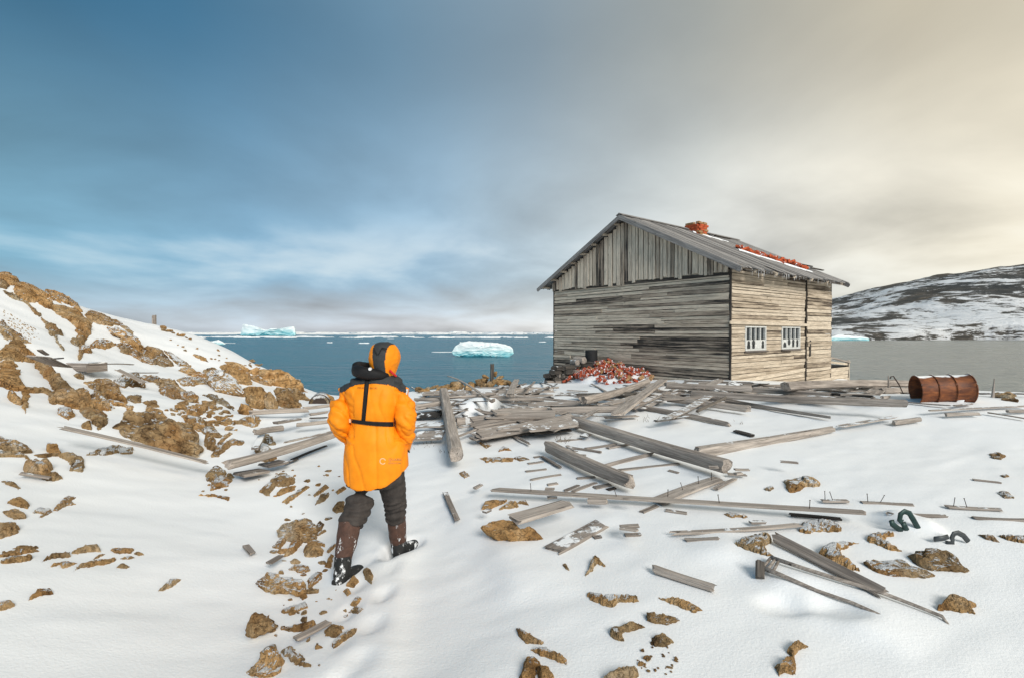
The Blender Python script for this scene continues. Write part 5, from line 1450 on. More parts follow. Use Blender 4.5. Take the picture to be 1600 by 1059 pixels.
# the rusty barrel
bb = P(1481, 624, 8.75); bb.z = float(ground_z(bb.x, bb.y))
br = empty('barrel', bb + Vector((0, .12, .20)), math.radians(6))
br.rotation_euler = (0, math.radians(-3.5), math.radians(-16))
R0 = .245; LB = .80
prof_ = [(-.5, 0), (-.498, .012), (-.49, 0)]
xs_ = [-.5, -.485, -.47, -.2, -.185, -.17, -.155, -.14, 0.10, .125, .14, .155, .17, .19, .47, .485, .5]
rs_ = [1.035, 1.04, 1.0, 1.0, 1.0, 1.035, 1.035, 1.0, 1.0, 1.0, 1.035, 1.035, 1.0, 1.0, 1.0, 1.04, 1.035]
bm = bmesh.new()
add_tube(bm, [(x * LB, 0, 0) for x in xs_], [R0 * r * (1 + .012 * math.sin(9 * i)) for i, r in enumerate(rs_)], 36, cap=False)
add_tube(bm, [(x * LB, 0, 0) for x in (-.5, -.485, .485)], [R0 * 1.0, R0 * .965, R0 * .965], 36, cap=False)
bm_obj('shell', bm, MAT['rust'], br, True)
for x in (-.495, -.178, .148, .495):
    bm = bmesh.new(); add_tube(bm, [(x * LB, R0 * 1.03 * math.cos(a), R0 * 1.03 * math.sin(a)) for a in np.linspace(0, 2 * PI, 37)], .012, 6, cap=False)
    bm_obj('hoop', bm, MAT['rust'], br, True)
bm = bmesh.new(); add_tube(bm, [(.47 * LB, 0, 0), (.48 * LB, 0, 0)], [R0 * .97, R0 * .97], 36); bm_obj('end_plate', bm, MAT['rust'], br)
bm = bmesh.new(); add_tube(bm, [(-.2 * LB, 0, -R0 * .55), (.0, 0, -R0 * .6), (.3 * LB, 0, -R0 * .7)], [(R0 * .7, R0 * .3)] * 3, 14); bm_obj('snow_fill', bm, MAT['snow'], br, True)
tag(br, 'rusty steel barrel lying on its side with snow on top', 'barrel')

# dry grass
rng = random.Random(3); verts = []; faces = []
for (k, x, y, n) in [('J', 330, 165, 26), ('G', 1250, 825, 10), ('G', 1420, 850, 8), ('H', 280, 590, 5), ('H', 750, 665, 5), ('F', 290, 900, 10), ('X', 700, 705, 12), ('X', 640, 702, 6)]:
    cxp, cyp = cr(k, x, y)
    for i in range(n):
        g = G(cxp + rng.gauss(0, 7), cyp + rng.gauss(0, 2.5)); L_ = rng.uniform(.03, .12)
        d = Vector((rng.uniform(-.6, .6), rng.uniform(-.3, .3), 1)).normalized() * L_
        b0 = len(verts); s = Vector((.0022, 0, 0)); s2 = Vector((0, .0022, 0))
        verts += [g - s, g + s, g + s2, g + d * .6 + s2 * .5, g + d + Vector((d.x * .5, 0, -.005))]
        faces += [(b0, b0 + 1, b0 + 3), (b0 + 1, b0 + 2, b0 + 3), (b0 + 2, b0, b0 + 3), (b0, b0 + 1, b0 + 4), (b0 + 1, b0 + 2, b0 + 4), (b0 + 2, b0, b0 + 4)]
tag(mesh_obj('grass', verts, faces, MAT['grass']), 'dry grass blades poking out of the snow', 'grass', kind='stuff')

# ------------------------------------------------------------------ the hut
HA = math.atan2(.61, .792)
CORNER = P(1140, 592, 13.0)
HUT = empty('wooden_hut', (CORNER.x, CORNER.y, 0.45), HA)
tag(HUT, 'weathered grey plank hut with a gable roof and broken brick chimney', 'hut')
WG, WL = 6.72, 6.3          # gable width (local Y), length (local X)
ZB = -0.25                  # bottom of the walls, local
ZW = 3.47 - .45             # height of the band where the gable boards start
ZE = 3.75 - .45             # roof underside at the wall plane
ZR = 5.48 - .45             # ridge
OV, OVF, OVB = .5, .4, .3   # overhangs: eaves, front, back
half = WG / 2
SL = (ZR - ZE) / half
hrng = random.Random(11)

def hut_mesh(name, verts, faces, mat, parent=None):
    return mesh_obj(name, verts, faces, mat, parent or HUT)

# dark core so that gaps between boards read as depth
bm = bmesh.new(); add_box(bm, .06, WL - .06, .06, WG - .06, ZB, ZE - .03)
bm_obj('core', bm, MAT['void'], HUT)
bm = bmesh.new()
v0 = [bm.verts.new(p) for p in ((.07, .06, ZE - .04), (.07, WG - .06, ZE - .04), (.07, half, ZR - .12))]; v1 = [bm.verts.new(Vector(v.co) + Vector((WL - .14, 0, 0))) for v in v0]
bm.faces.new(v0); bm.faces.new(v1[::-1])
for i in range(3): bm.faces.new((v0[i], v0[(i + 1) % 3], v1[(i + 1) % 3], v1[i]))
bm_obj('attic_core', bm, MAT['void'], HUT)

BOARD_VARIANTS = {}
def board_mesh(kind, seed, mat):
    key = (kind, seed, mat.name)
    if key not in BOARD_VARIANTS:
        v, f = timber_mesh(1.0, 1.0, 1.0, seed, kind, segs=14, ragged=.004)
        me = bpy.data.meshes.new('board'); me.from_pydata(v, [], f); me.update(); me.materials.append(mat)
        BOARD_VARIANTS[key] = me
    return BOARD_VARIANTS[key]

def real_board(name, L, w, t, seed, mat, loc, rot, tone, snow=-.6, ragged=.02, kind='plank'):
    v, f = timber_mesh(L, w, t, seed, kind, segs=max(4, min(16, int(L / .35))), ragged=ragged)
    o = mesh_obj(name, v, f, mat, HUT)
    o.location = loc; o.rotation_euler = rot
    o['tone'] = tone; o['snow'] = snow
    return o

# long walls of horizontal boards: axis 'Y' = gable face (plane X=0), 'X' = right face (plane Y=0)
def wall(axis, u0, u1, z0, z1, rowh, out, mat, tonef, openings=(), seed=0, seglen=(1.6, 4.2)):
    rng = random.Random(seed)
    z = z0; k = 0
    while z < z1 - .02:
        h = rowh * rng.uniform(.75, 1.25)
        h = min(h, z1 - z)
        u = u0
        cuts = [(u0, u1)]
        for (a, b, c, d) in openings:
            if z + h * .5 > c and z + h * .5 < d:
                cuts = [(s, min(e, a)) for s, e in cuts if s < a] + [(max(s, b), e) for s, e in cuts if e > b]
        for (s, e) in cuts:
            u = s
            while u < e - .01:
                L = rng.uniform(*seglen)
                if e - (u + L) < .5: L = e - u
                L = min(L, e - u)
                t = rng.uniform(.025, .045)
                proud = rng.uniform(0, .018) + (.02 if rng.random() < .08 else 0)
                tone = max(0, min(1, tonef((u + L / 2), z + h / 2, rng)))
                gap = rng.uniform(.005, .020)
                ln = L - .006
                rx = rng.gauss(0, .05)
                tl = rng.gauss(0, .0022)
                if axis == 'Y':
                    o = real_board('wall_board', ln, h - gap, t, seed * 1000 + k, mat, (-(t / 2 + proud) + out, u + L / 2, z + h / 2), (PI / 2 + rx, 0, PI / 2), tone)
                    o.rotation_euler = (Matrix.Rotation(PI / 2, 3, 'Z') @ Matrix.Rotation(tl, 3, 'Y') @ Matrix.Rotation(PI / 2 + rx, 3, 'X')).to_euler()
                else:
                    o = real_board('wall_board', ln, h - gap, t, seed * 1000 + k, mat, (u + L / 2, -(t / 2 + proud) + out, z + h / 2), (PI / 2 + rx, 0, 0), tone)
                    o.rotation_euler = (Matrix.Rotation(tl, 3, 'Y') @ Matrix.Rotation(PI / 2 + rx, 3, 'X')).to_euler()
                k += 1
                u += L
        z += h

def tone_gable(u, z, rng):
    # damp dark timber low on the corner side, bleached above
    t = .70 + rng.gauss(0, .30)
    t -= .48 * max(0, min(1, (1.55 - z) / .9)) * max(0, min(1, (5.2 - u) / 2.0))
    if rng.random() < .2: t -= .5
    return t
def tone_right(u, z, rng):
    return .60 + rng.gauss(0, .24) - (.42 if rng.random() < .16 else 0)

WIN = [(.68, 1.84), (2.80, 4.02)]
WZ0, WZ1 = 1.40 - .45 - 0.0, 2.07 - .45
WZ0, WZ1 = (CAMZ - .50) - .45, (CAMZ + .16) - .45
wall('Y', 0, WG, ZB, ZW + .06, .105, 0.0, MAT['wall'], tone_gable, seed=3)
wall('X', 0, 4.40, ZB, ZE - .02, .092, 0.0, MAT['wallwarm'], tone_right, [(a, b, WZ0, WZ1) for a, b in WIN], seed=5)
wall('X', 4.44, WL, ZB - .2, ZE - .08, .135, -.05, MAT['wallwarm'], tone_right, seed=7, seglen=(1.7, 2.0))
# plain boarding on the two sides away from the camera
wall('X', 0, WL, ZB, ZE - .02, .21, WG + .05, MAT['wall'], tone_gable, seed=13)
wall('Y', 0, WG, ZB - .4, ZE - .02, .21, WL + .04, MAT['wall'], tone_gable, seed=15)
# corner posts and the seam post
for (x, y, w_, zt) in ((-.03, -.03, .05, ZE - .05), (-.03, WG + .01, .05, ZE - .1), (4.42, -.07, .03, ZE - .1), (WL + .02, -.07, .04, ZE - .12)):
    o = real_board('corner_post', zt - ZB + .2, w_, w_ * .8, int(x * 10) + 77, MAT['darkwood'], (x, y, (zt + ZB - .2) / 2), (0, -PI / 2, 0), .25, kind='plank')

# gable of upright boards
y = .0; k = 0
while y < WG:
    w_ = hrng.uniform(.11, .19)
    yc = min(y + w_ / 2, WG - .03)
    top = ZR - abs(yc - half) * SL - .10
    bot = ZW - .02 + hrng.uniform(-.05, .05) - .03 * (1 if yc > half else 0)
    if top - bot > .05:
        tone = max(0, min(1, .74 + hrng.gauss(0, .32) - (.5 if hrng.random() < .18 else 0)))
        real_board('gable_board', top - bot, w_ - hrng.uniform(.010, .040), .026, 500 + k, MAT['wall'], (-.085 - hrng.uniform(0, .022), yc, (top + bot) / 2), (0, -PI / 2, 0), tone)
    y += w_; k += 1
real_board('gable_sill', WG + .04, .09, .05, 998, MAT['darkwood'], (-.06, half, ZW - .05), (PI / 2, 0, PI / 2), .3)

# roof: boards from ridge to eave, some broken short, some gone
slope_len = math.hypot(half + OV, (half + OV) * SL)
ang = math.atan(SL)
rng = random.Random(21)
for side in (-1, 1):       # -1: the right slope (towards Y=0), +1: the far left slope
    x = -OVF
    k = 0
    while x < WL + OVB:
        w_ = rng.uniform(.13, .20)
        L = slope_len + rng.uniform(-.09, .06)
        s0 = 0.0
        if side < 0 and 3.75 < x < 4.5: s0 = rng.uniform(.55, 1.0)       # the hole behind the chimney
        if side < 0 and rng.random() < .08: L -= rng.uniform(.1, .35)
        Lb = L - s0
        mid = s0 + Lb / 2
        yy = half + side * (mid * math.cos(ang)); zz = ZR + .02 - mid * math.sin(ang) + rng.uniform(-.006, .012)
        rz = PI / 2 if side > 0 else -PI / 2
        o = real_board('roof_board', Lb, w_ - rng.uniform(.004, .02), .028, 1300 + k + side * 100, MAT['roof'], (x + w_ / 2, yy, zz), (0, 0, 0), max(0, min(1, .55 + rng.gauss(0, .18))), snow=-.30, ragged=.05)
        o.rotation_euler = (Matrix.Rotation(rz, 3, 'Z') @ Matrix.Rotation(ang, 3, 'Y') @ Matrix.Rotation(rng.gauss(0, .025), 3, 'X')).to_euler()
        x += w_; k += 1
for side in (-1, 1):       # bargeboards along the two rakes, ridge boards
    for (x, zo) in ((-OVF - .015, -.05), (WL + OVB + .015, -.05)):
        yy = half + side * (slope_len / 2 * math.cos(ang)); zz = ZR - slope_len / 2 * math.sin(ang) + zo
        o = real_board('bargeboard', slope_len + .02, .13, .03, 1700 + int(x), MAT['roof'], (x, yy, zz), (0, 0, 0), .5, -.5)
        o.rotation_euler = (Matrix.Rotation(PI / 2 if side > 0 else -PI / 2, 3, 'Z') @ Matrix.Rotation(ang, 3, 'Y') @ Matrix.Rotation(PI / 2, 3, 'X')).to_euler()
    o = real_board('ridge_board', WL + OVF + OVB + .04, .14, .025, 1750 + side, MAT['roof'], ((WL + OVB - OVF) / 2, half + side * .055, ZR + .045), (0, 0, 0), .55, -.45)
    o.rotation_euler = (ang if side < 0 else -ang, 0, 0)
# purlin ends under the front overhang
for side in (-1, 1):
    for i in range(8):
        d = .3 + i * (slope_len - .5) / 7
        real_board('purlin', OVF + .12, .07, .06, 1800 + i, MAT['wall'], (-OVF / 2 + .04, half + side * d * math.cos(ang), ZR - d * math.sin(ang) - .055), (side * -ang, 0, 0), .75 if i % 2 else .4)
# rafter feet and loose boards under the right eave
for i, x in enumerate((.35, 1.5, 2.6, 3.75, 4.9, 6.05)):
    o = real_board('rafter_foot', .62, .09, .08, 1850 + i, MAT['wall'], (x, -.22, ZE - .22 + .07), (0, 0, 0), .55)
    o.rotation_euler = (Matrix.Rotation(-PI / 2, 3, 'Z') @ Matrix.Rotation(ang, 3, 'Y')).to_euler()
for i, (x, y, z, L, r) in enumerate(((.45, -.16, ZE - .10, 1.1, .04), (.30, -.28, ZE - .17, .9, .10), (WL + .05, -.34, ZE - .26, 1.0, .06))):
    real_board('eave_board', L, .10, .03, 1870 + i, MAT['wood'], (x, y, z), (.4, r, .05), .4)
# icicles and frayed bits along the right eave
verts = []; faces = []
rng = random.Random(4)
ye = half - (slope_len - .02) * math.cos(ang); ze = ZR - slope_len * math.sin(ang)
for i in range(95):
    x = rng.uniform(.2, WL - .1); L = rng.uniform(.04, .15) * (1 if rng.random() < .8 else 1.6); r = rng.uniform(.007, .014)
    b0 = len(verts); o_ = Vector((x, ye + rng.uniform(0, .07), ze + .02))
    for k in range(5): verts.append(o_ + Vector((math.cos(k * 1.2566) * r, math.sin(k * 1.2566) * r, 0)))
    verts.append(o_ + Vector((rng.uniform(-.01, .01), 0, -L)))
    for k in range(5): faces.append((b0 + k, b0 + (k + 1) % 5, b0 + 5))
ic = mesh_obj('icicle_fringe', verts, faces, MAT['patch'], HUT); ic['kind'] = 'stuff'
o = real_board('eave_batten', WL + .2, .07, .04, 1890, MAT['darkwood'], (WL / 2, ye + .06, ze - .02), (0, 0, 0), .3)

# windows
def window(x0, x1, seed):
    wx = x1 - x0; hz_ = WZ1 - WZ0
    root = empty('window'); root.parent = HUT; root.location = (x0, -.02, WZ0)
    def boxpart(name, a, b, c, d, y0, y1, mat):
        bm = bmesh.new(); add_box(bm, a, b, y0, y1, c, d); bmesh.ops.bevel(bm, geom=bm.edges[:], offset=.004, segments=1, affect='EDGES'); return bm_obj(name, bm, mat, root)
    fw = .055
    boxpart('frame_rail', 0, wx, 0, fw, -.05, .05, MAT['white']); boxpart('frame_rail', 0, wx, hz_ - fw * .7, hz_, -.05, .05, MAT['white'])
    boxpart('frame_stile', 0, fw, fw + .002, hz_ - fw * .7 - .002, -.048, .05, MAT['white']); boxpart('frame_stile', wx - fw, wx, fw + .002, hz_ - fw * .7 - .002, -.048, .05, MAT['white'])
    zs = hz_ * .44
    n = 4
    pw = (wx - 2 * fw) / n
    for i in range(n):
        a = fw + i * pw
        if i: boxpart('mullion', a - .018, a + .018, zs + .002, hz_ - fw * .7 - .002, -.04, .03, MAT['white'])
        boxpart('pane', a + .004, a + pw - .004, zs + .01, hz_ - .03, .012, .02, MAT['glass'])
    boxpart('lower_panel', fw + .002, wx - fw - .002, fw + .002, zs, -.035, .02, MAT['white'])
    rr = random.Random(seed)
    for i in range(n):
        for j in range(2):
            if rr.random() < .12: continue
            cx_ = fw + (i + .5) * pw; cz_ = fw + (zs - fw) * (.24 + .40 * j)
            bm = bmesh.new(); add_tube(bm, [(cx_, -.0395, cz_), (cx_, -.03, cz_)], (pw * rr.uniform(.24, .36), (zs - fw) * .135), 14, hint=(0, 0, 1)); bm_obj('opening', bm, MAT['glass'], root)
    boxpart('sill', -.05, wx + .05, -.045, -.004, -.09, .03, MAT['wood'])
    return root
window(*WIN[0], 1); window(*WIN[1], 2)
real_board('lintel_board', 4.75, .085, .04, 1901, MAT['wallwarm'], (2.22, -.085, WZ1 + .075), (PI / 2, .006, 0), .85)
real_board('batten', .09, .5, .03, 1902, MAT['darkwood'], (4.62, -.105, .95), (PI / 2, 0, 0), .2)
real_board('skirt_board', 4.2, .10, .035, 1903, MAT['wallwarm'], (2.2, -.08, .22), (PI / 2, -.035, 0), .9)

# chimney of single bricks on the ridge
bx, by, bz = .25, .12, .072
bmk = bmesh.new(); add_box(bmk, -bx / 2, bx / 2, -by / 2, by / 2, -bz / 2, bz / 2); bmesh.ops.bevel(bmk, geom=bmk.edges[:], offset=.006, segments=1, affect='EDGES')
for vv in bmk.verts: vv.co += Vector((noise.noise(vv.co * 20), noise.noise(vv.co * 21 + Vector((3, 0, 0))), noise.noise(vv.co * 19 + Vector((0, 5, 0))))) * .006
brick_red = bpy.data.meshes.new('brick'); bmk.to_mesh(brick_red); brick_red.materials.append(MAT['brick'])
brick_cln = bpy.data.meshes.new('brick'); bmk.to_mesh(brick_cln); brick_cln.materials.append(MAT['brickclean'])
brick_och = bpy.data.meshes.new('brick'); bmk.to_mesh(brick_och); brick_och.materials.append(MAT['brickocre']); bmk.free()
ch = empty('chimney'); ch.parent = HUT; ch.location = (3.46, half - .22, ZR - .27)
rng = random.Random(8)
nc = 7
for c in range(nc):
    for (x, y, r) in ((-.17, -.21, 0), (.09, -.21, 0), (.24, -.08, 1), (.24, .17, 1), (.10, .21, 0), (-.16, .21, 0), (-.24, .07, 1), (-.24, -.08, 1)) if c % 2 == 0 else ((-.09, -.21, 0), (.17, -.21, 0), (.24, .07, 1), (.16, .21, 0), (-.10, .21, 0), (-.24, .17, 1), (-.24, -.09, 1)):
        if c >= nc - 2 and rng.random() < .35: continue
        o = bpy.data.objects.new('brick', brick_och if (c >= nc - 1 or rng.random() < .2) else brick_cln); COL.objects.link(o); o.parent = ch
        o.location = (x + rng.uniform(-.008, .008), y + rng.uniform(-.008, .008), c * .078)
        o.rotation_euler = (rng.gauss(0, .02), rng.gauss(0, .02), (PI / 2 if r else 0) + rng.gauss(0, .03))

# bricks that slid down the roof, and the snow banked against them
def on_roof(x, d, up=0.0):     # d metres down the right slope
    return Vector((x, half - d * math.cos(ang), ZR - d * math.sin(ang) + .05 + up))
hm = Matrix.Translation(HUT.location) @ Matrix.Rotation(HA, 4, 'Z')
rng = random.Random(31)
for i in range(60):
    t = rng.random()
    x = 3.35 + 2.1 * t + rng.gauss(0, .12); d = 1.92 + 1.45 * t + rng.gauss(0, .07 + .13 * t)
    o = bpy.data.objects.new('brick', brick_cln if rng.random() < .7 else brick_red); COL.objects.link(o)
    o.location = hm @ on_roof(x, d, rng.uniform(0, .07))
    s = rng.uniform(.6, 1.0); o.scale = (s, 1, 1)
    o.rotation_euler = (rng.uniform(-.5, .5), rng.uniform(-.5, .5), rng.uniform(0, 6))
    tag(o, 'broken red brick lying in the streak of rubble on the hut roof', 'brick', 'bricks on the roof')
def roof_drift(x0, d0, x1, d1, w0, w1, h, name, lab):
    verts = []; faces = []; n = 18; m = 7
    for i in range(n + 1):
        t = i / n
        wv = (w0 + (w1 - w0) * t) * math.sin(PI * min(1, max(.03, t * .94 + .03))) ** .5
        for j in range(m + 1):
            s = j / m * 2 - 1
            x = x0 + (x1 - x0) * t + s * wv * .35; d = d0 + (d1 - d0) * t + s * wv * (1 + .2 * noise.noise(Vector((t * 7, s, 0))))
            verts.append(hm @ on_roof(x, d, -.02 + h * max(0, 1 - s * s) * (.7 + .5 * noise.noise(Vector((t * 5, s * 2, 3))))))
    for i in range(n):
        for j in range(m):
            a = i * (m + 1) + j
            faces.append((a, a + 1, a + m + 2, a + m + 1))
    o = mesh_obj(name, verts, faces, MAT['snow'], smooth=True)
    tag(o, lab, 'snow', kind='stuff')
roof_drift(3.1, 2.15, 5.3, 3.62, .14, .20, .06, 'snow_drift', 'strip of snow banked below the bricks on the hut roof')
roof_drift(3.05, .35, 4.4, .95, .10, .14, .05, 'snow_drift', 'snow lying in the broken hole behind the chimney')
for i, (x, d, L) in enumerate(((5.7, 3.0, .7), (6.0, 3.3, .6), (4.1, .6, .8))):
    p = on_roof(x, d, .06); q = on_roof(x + L * .85, d + .2, .09)
    place_timber('board', hm @ p, hm @ q, .09, .03, 60 + i, 'plank', MAT['darkwood'], 'loose dark board lying on the hut roof', 'loose boards on the roof', -.3, .3, cat='board')

# low board windbreak beyond the right end of the hut
wb = empty('board_windbreak', hm @ Vector((6.42, .02, -.25)), HA)
tag(wb, 'low board lean-to with a sloping rail behind the hut', 'windbreak')
def wpart(name, p0, p1, w_, h_, seed, mat, tone):
    o = place_timber(name, p0, p1, w_, h_, seed, 'plank', MAT[mat], None, None, -.3, tone, parent=wb); return o
for i, z in enumerate((.02, .15, .28, .41)):
    wpart('board', (0, 0, z), (1.72, 0, z), .03, .12, 70 + i, 'wallwarm', .65)
wpart('rail', (-.12, 0, .88), (1.85, 0, .62), .09, .05, 80, 'wood', .5); wpart('board', (.0, .01, .70), (1.7, .01, .56), .03, .07, 81, 'wallwarm', .6)
for x in (.02, 1.72): wpart('post', (x, .03, -.35), (x, .03, .74 if x < 1 else .66), .09, .08, 85 + int(x), 'darkwood', .3)
wpart('post', (1.84, .02, -.35), (1.84, .02, .66), .06, .05, 88, 'wallwarm', .6)
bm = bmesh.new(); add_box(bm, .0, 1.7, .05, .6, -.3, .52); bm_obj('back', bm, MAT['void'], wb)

# heap of broken bricks against the gable wall
rng = random.Random(42)
hc = hm @ Vector((-.72, 3.75, 0)); 
ux = Vector((math.cos(HA + PI / 2), math.sin(HA + PI / 2), 0)); vx = Vector((math.cos(HA), math.sin(HA), 0))
def heap_z(a, b):
    return max(0, .52 * (1 - (a / 1.75) ** 2) - .30 * max(0, -b))
verts = []; faces = []
n, m = 22, 12
for i in range(n + 1):
    for j in range(m + 1):
        a = -1.9 + 3.8 * i / n; b = -1.1 + 1.75 * j / m
        p = hc + ux * a + vx * b
        z0 = float(ground_z(p.x, p.y))
        verts.append((p.x, p.y, z0 - (.30 if i in (0, n) or j in (0, m) else .10) + heap_z(a, b) * (.85 + .3 * noise.noise(Vector((a * 2, b * 2, 0))))))
for i in range(n):
    for j in range(m):
        q_ = i * (m + 1) + j
        faces.append((q_, q_ + 1, q_ + m + 2, q_ + m + 1))
tag(mesh_obj('rubble_snow', verts, faces, MAT['snow'], smooth=True), 'snow filling the gaps of the brick heap by the hut', 'snow', kind='stuff')
for i in range(245):
    a = rng.uniform(-1.6, 1.6) * (1 - .15 * rng.random()); b = rng.uniform(-1.0, .55)
    z = heap_z(a, b)
    if z < .03: continue
    p = hc + ux * a + vx * b
    o = bpy.data.objects.new('brick', brick_red if rng.random() < .82 else brick_och); COL.objects.link(o)
    o.location = (p.x, p.y, float(ground_z(p.x, p.y)) + z * (.85 + .3 * noise.noise(Vector((a * 2, b * 2, 0)))) + rng.uniform(-.05, .03))
    s = rng.uniform(.5, .9); o.scale = (s, .85, .95)
    o.rotation_euler = (rng.uniform(-.9, .9), rng.uniform(-.9, .9), rng.uniform(0, 6))
    tag(o, 'broken red brick in the rubble heap against the hut', 'brick', 'bricks of the rubble heap')

# stacked fire logs and a box left of the brick heap
rng = random.Random(9)
def block(px, py, Y, sx, sy, sz, mat, lab, grp, snow, seed, cat='log', name='log_block', rot=0.0, kind='beam'):
    c = P(px, py, Y)
    v, f = timber_mesh(sx, sy, sz, seed, kind, segs=5, ragged=.05)
    o = mesh_obj(name, v, f, MAT[mat])
    o.location = c; o.rotation_euler = (rng.uniform(-.1, .1), rng.uniform(-.06, .06), HA - PI / 2 + rot + rng.uniform(-.25, .25))
    o['snow'] = snow; o['tone'] = rng.uniform(.25, .6)
    tag(o, lab, cat, grp)
rows = [(598, 858, 912), (592, 860, 908), (586, 856, 906), (580, 864, 902), (574, 868, 892)]
for r, (py, xa, xb) in enumerate(rows):
    x = xa
    while x < xb:
        wpx = rng.uniform(8, 15)
        block(x + wpx / 2, py + rng.uniform(-1, 1), 15.6 + rng.uniform(-.15, .15), .5, wpx * 16 / FPX * .95, .14, 'darkwood' if rng.random() < .65 else 'wood', 'dark sawn log end in the woodpile at the hut corner', 'logs of the woodpile', rng.uniform(-.1, .35), int(x * 7) + r, rot=PI / 2)
        x += wpx
block(906, 562, 16.0, .36, .20, .20, 'wood', 'pale upright wood block on top of the woodpile', None, .0, 900, 'block', 'wood_block')
bpy.context.view_layer.update()
pb = P(924, 557, 16.2)
bm = bmesh.new(); add_tube(bm, [(0, 0, -.16), (0, 0, -.14), (0, 0, .2), (0, 0, .21)], [.19, .2, .2, .18], 20)
o = bm_obj('black_tub', bm, MAT['tub'], smooth=False); o.location = pb; tag(o, 'black tub crusted with snow standing on the woodpile', 'tub')
block(924, 573, 16.15, .5, .45, .35, 'darkwood', 'dark box under the black tub at the hut wall', None, 0, 901, 'box', 'wood_box', kind='plank')
block(898, 566, 15.9, .30, .16, .16, 'wood', 'snow-topped wood block beside the pale upright block', None, .5, 902, 'block', 'wood_block')

# ------------------------------------------------------------------ ice on the sea
def sea_y(py): return 7.0 * FPX / (py - 519.0)

def berg(poly, Y, label, seed, back=.9, name='iceberg'):
    v, f = rock_upright(poly, .12, .35, back, seed, n=44, Y=Y)
    cen = sum(v, Vector()) / len(v)
    o = mesh_obj(name, [p - cen for p in v], f, MAT['ice'])
    bm = bmesh.new(); bm.from_mesh(o.data)
    bmesh.ops.recalc_face_normals(bm, faces=bm.faces)
    bmesh.ops.subdivide_edges(bm, edges=bm.edges[:], cuts=1, use_grid_fill=True)
    dims = [max(p[i] for p in v) - min(p[i] for p in v) for i in range(3)]
    rough_up(bm, dims[2], seed, .38)
    bm.to_mesh(o.data); bm.free()
    o.location = cen
    return tag(o, label, 'iceberg')
berg([(709,549),(714,541),(721,535.5),(735,533.5),(750,534.5),(775,536),(797,541),(800,552),(792,558),(760,557),(735,557),(712,555)], sea_y(557), 'low blue-white iceberg floating off the shore behind the post', 1)
berg([(378,524),(380,514),(382,507),(390,508),(401,511),(412,515.5),(420,515.5),(430,513.5),(440,515),(448,512.5),(457,510.5),(459,518),(459,525),(420,526),(390,526)], sea_y(525), 'far turquoise iceberg with a peaked left end on the horizon', 2)
berg([(318,538),(322,534),(332,533),(341,531),(347,534),(352,538),(335,539)], sea_y(538), 'small white ice lump near the left shoulder of snow', 3)
berg([(1297,530),(1300,526),(1312,523),(1325,524.5),(1345,526),(1357,529),(1356,532.5),(1320,533),(1298,532.5)], sea_y(532), 'flat turquoise ice floe under the snow-streaked hill', 4, .7)
rng = random.Random(12)
def floe(px, py, wpx, hgt_, label, group, depth=None):
    Y = sea_y(py); w_ = wpx * Y / FPX; d_ = depth or w_ * rng.uniform(.25, .5)
    c = Vector((Y * (px - 800) / FPX, Y, SEA_Z)); n = 14
    verts = []; faces = []
    rs = [rng.uniform(.7, 1.1) for _ in range(n)]
    for lv, (s, z) in enumerate(((1.0, -.3), (1.0, hgt_ * .6), (.86, hgt_))):
        for k in range(n):
            a = 2 * PI * k / n
            verts.append((math.cos(a) * w_ / 2 * rs[k] * s, math.sin(a) * d_ / 2 * rs[k] * s, z * (rng.uniform(.5, 1.3) if lv else 1)))
    for lv in range(2):
        for k in range(n): faces.append((lv * n + k, lv * n + (k + 1) % n, (lv + 1) * n + (k + 1) % n, (lv + 1) * n + k))
    faces.append(tuple(range(2 * n, 3 * n)))
    o = mesh_obj('ice_floe', verts, faces, MAT['ice'] if hgt_ > 1.5 else MAT['snow'])
    o.location = c
    tag(o, label, 'ice floe', group)
for (px, py, wp, h) in ((515, 535.5, 9, .5), (569, 536.5, 19, .5), (847, 534.5, 14, .4), (690, 550, 36, .15), (610, 529, 12, .3), (350, 536, 40, .2)):
    floe(px, py, wp, h, 'thin white ice floe drifting alone on the open water', 'lone floes on open water')
for i in range(60):
    t = rng.random()
    px = rng.uniform(285, 868); py = rng.choice((527.0, 526.6, 527.6, 528.2)) + (px - 560) * .0008 + rng.uniform(-.3, .3)
    floe(px, py, rng.uniform(8, 46), rng.uniform(.3, 1.4), 'white floe in the near line of drift ice', 'floes of the near ice line', rng.uniform(12, 30))
# the far pack: countless floes along the horizon, one mass
verts = []; faces = []
for i in range(520):
    px = rng.uniform(150, 1010); py = 519 + rng.choice((1.0, 1.5, 2.0, 3.0, 3.4)) + rng.uniform(-.3, .4)
    Y = sea_y(py); w_ = rng.uniform(6, 34) * Y / FPX; d_ = rng.uniform(.04, .10) * Y; h = rng.uniform(.4, 1.5) * Y / FPX * (1.6 if rng.random() < .12 else .8)
    c = Vector((Y * (px - 800) / FPX, Y, SEA_Z)); n = 7; b0 = len(verts)
    for s, z in ((1, -.5), (.8, h)):
        for k in range(n):
            a = 2 * PI * k / n
            verts.append(c + Vector((math.cos(a) * w_ / 2 * s * rng.uniform(.7, 1.1), math.sin(a) * d_ / 2 * s, z * (rng.uniform(.3, 1.1) if z > 0 else 1))))
    for k in range(n): faces.append((b0 + k, b0 + (k + 1) % n, b0 + n + (k + 1) % n, b0 + n + k))
    faces.append(tuple(range(b0 + n, b0 + 2 * n)))
tag(mesh_obj('pack_ice', verts, faces, MAT['snow']), 'far belt of white pack ice along the horizon', 'pack ice', kind='stuff')

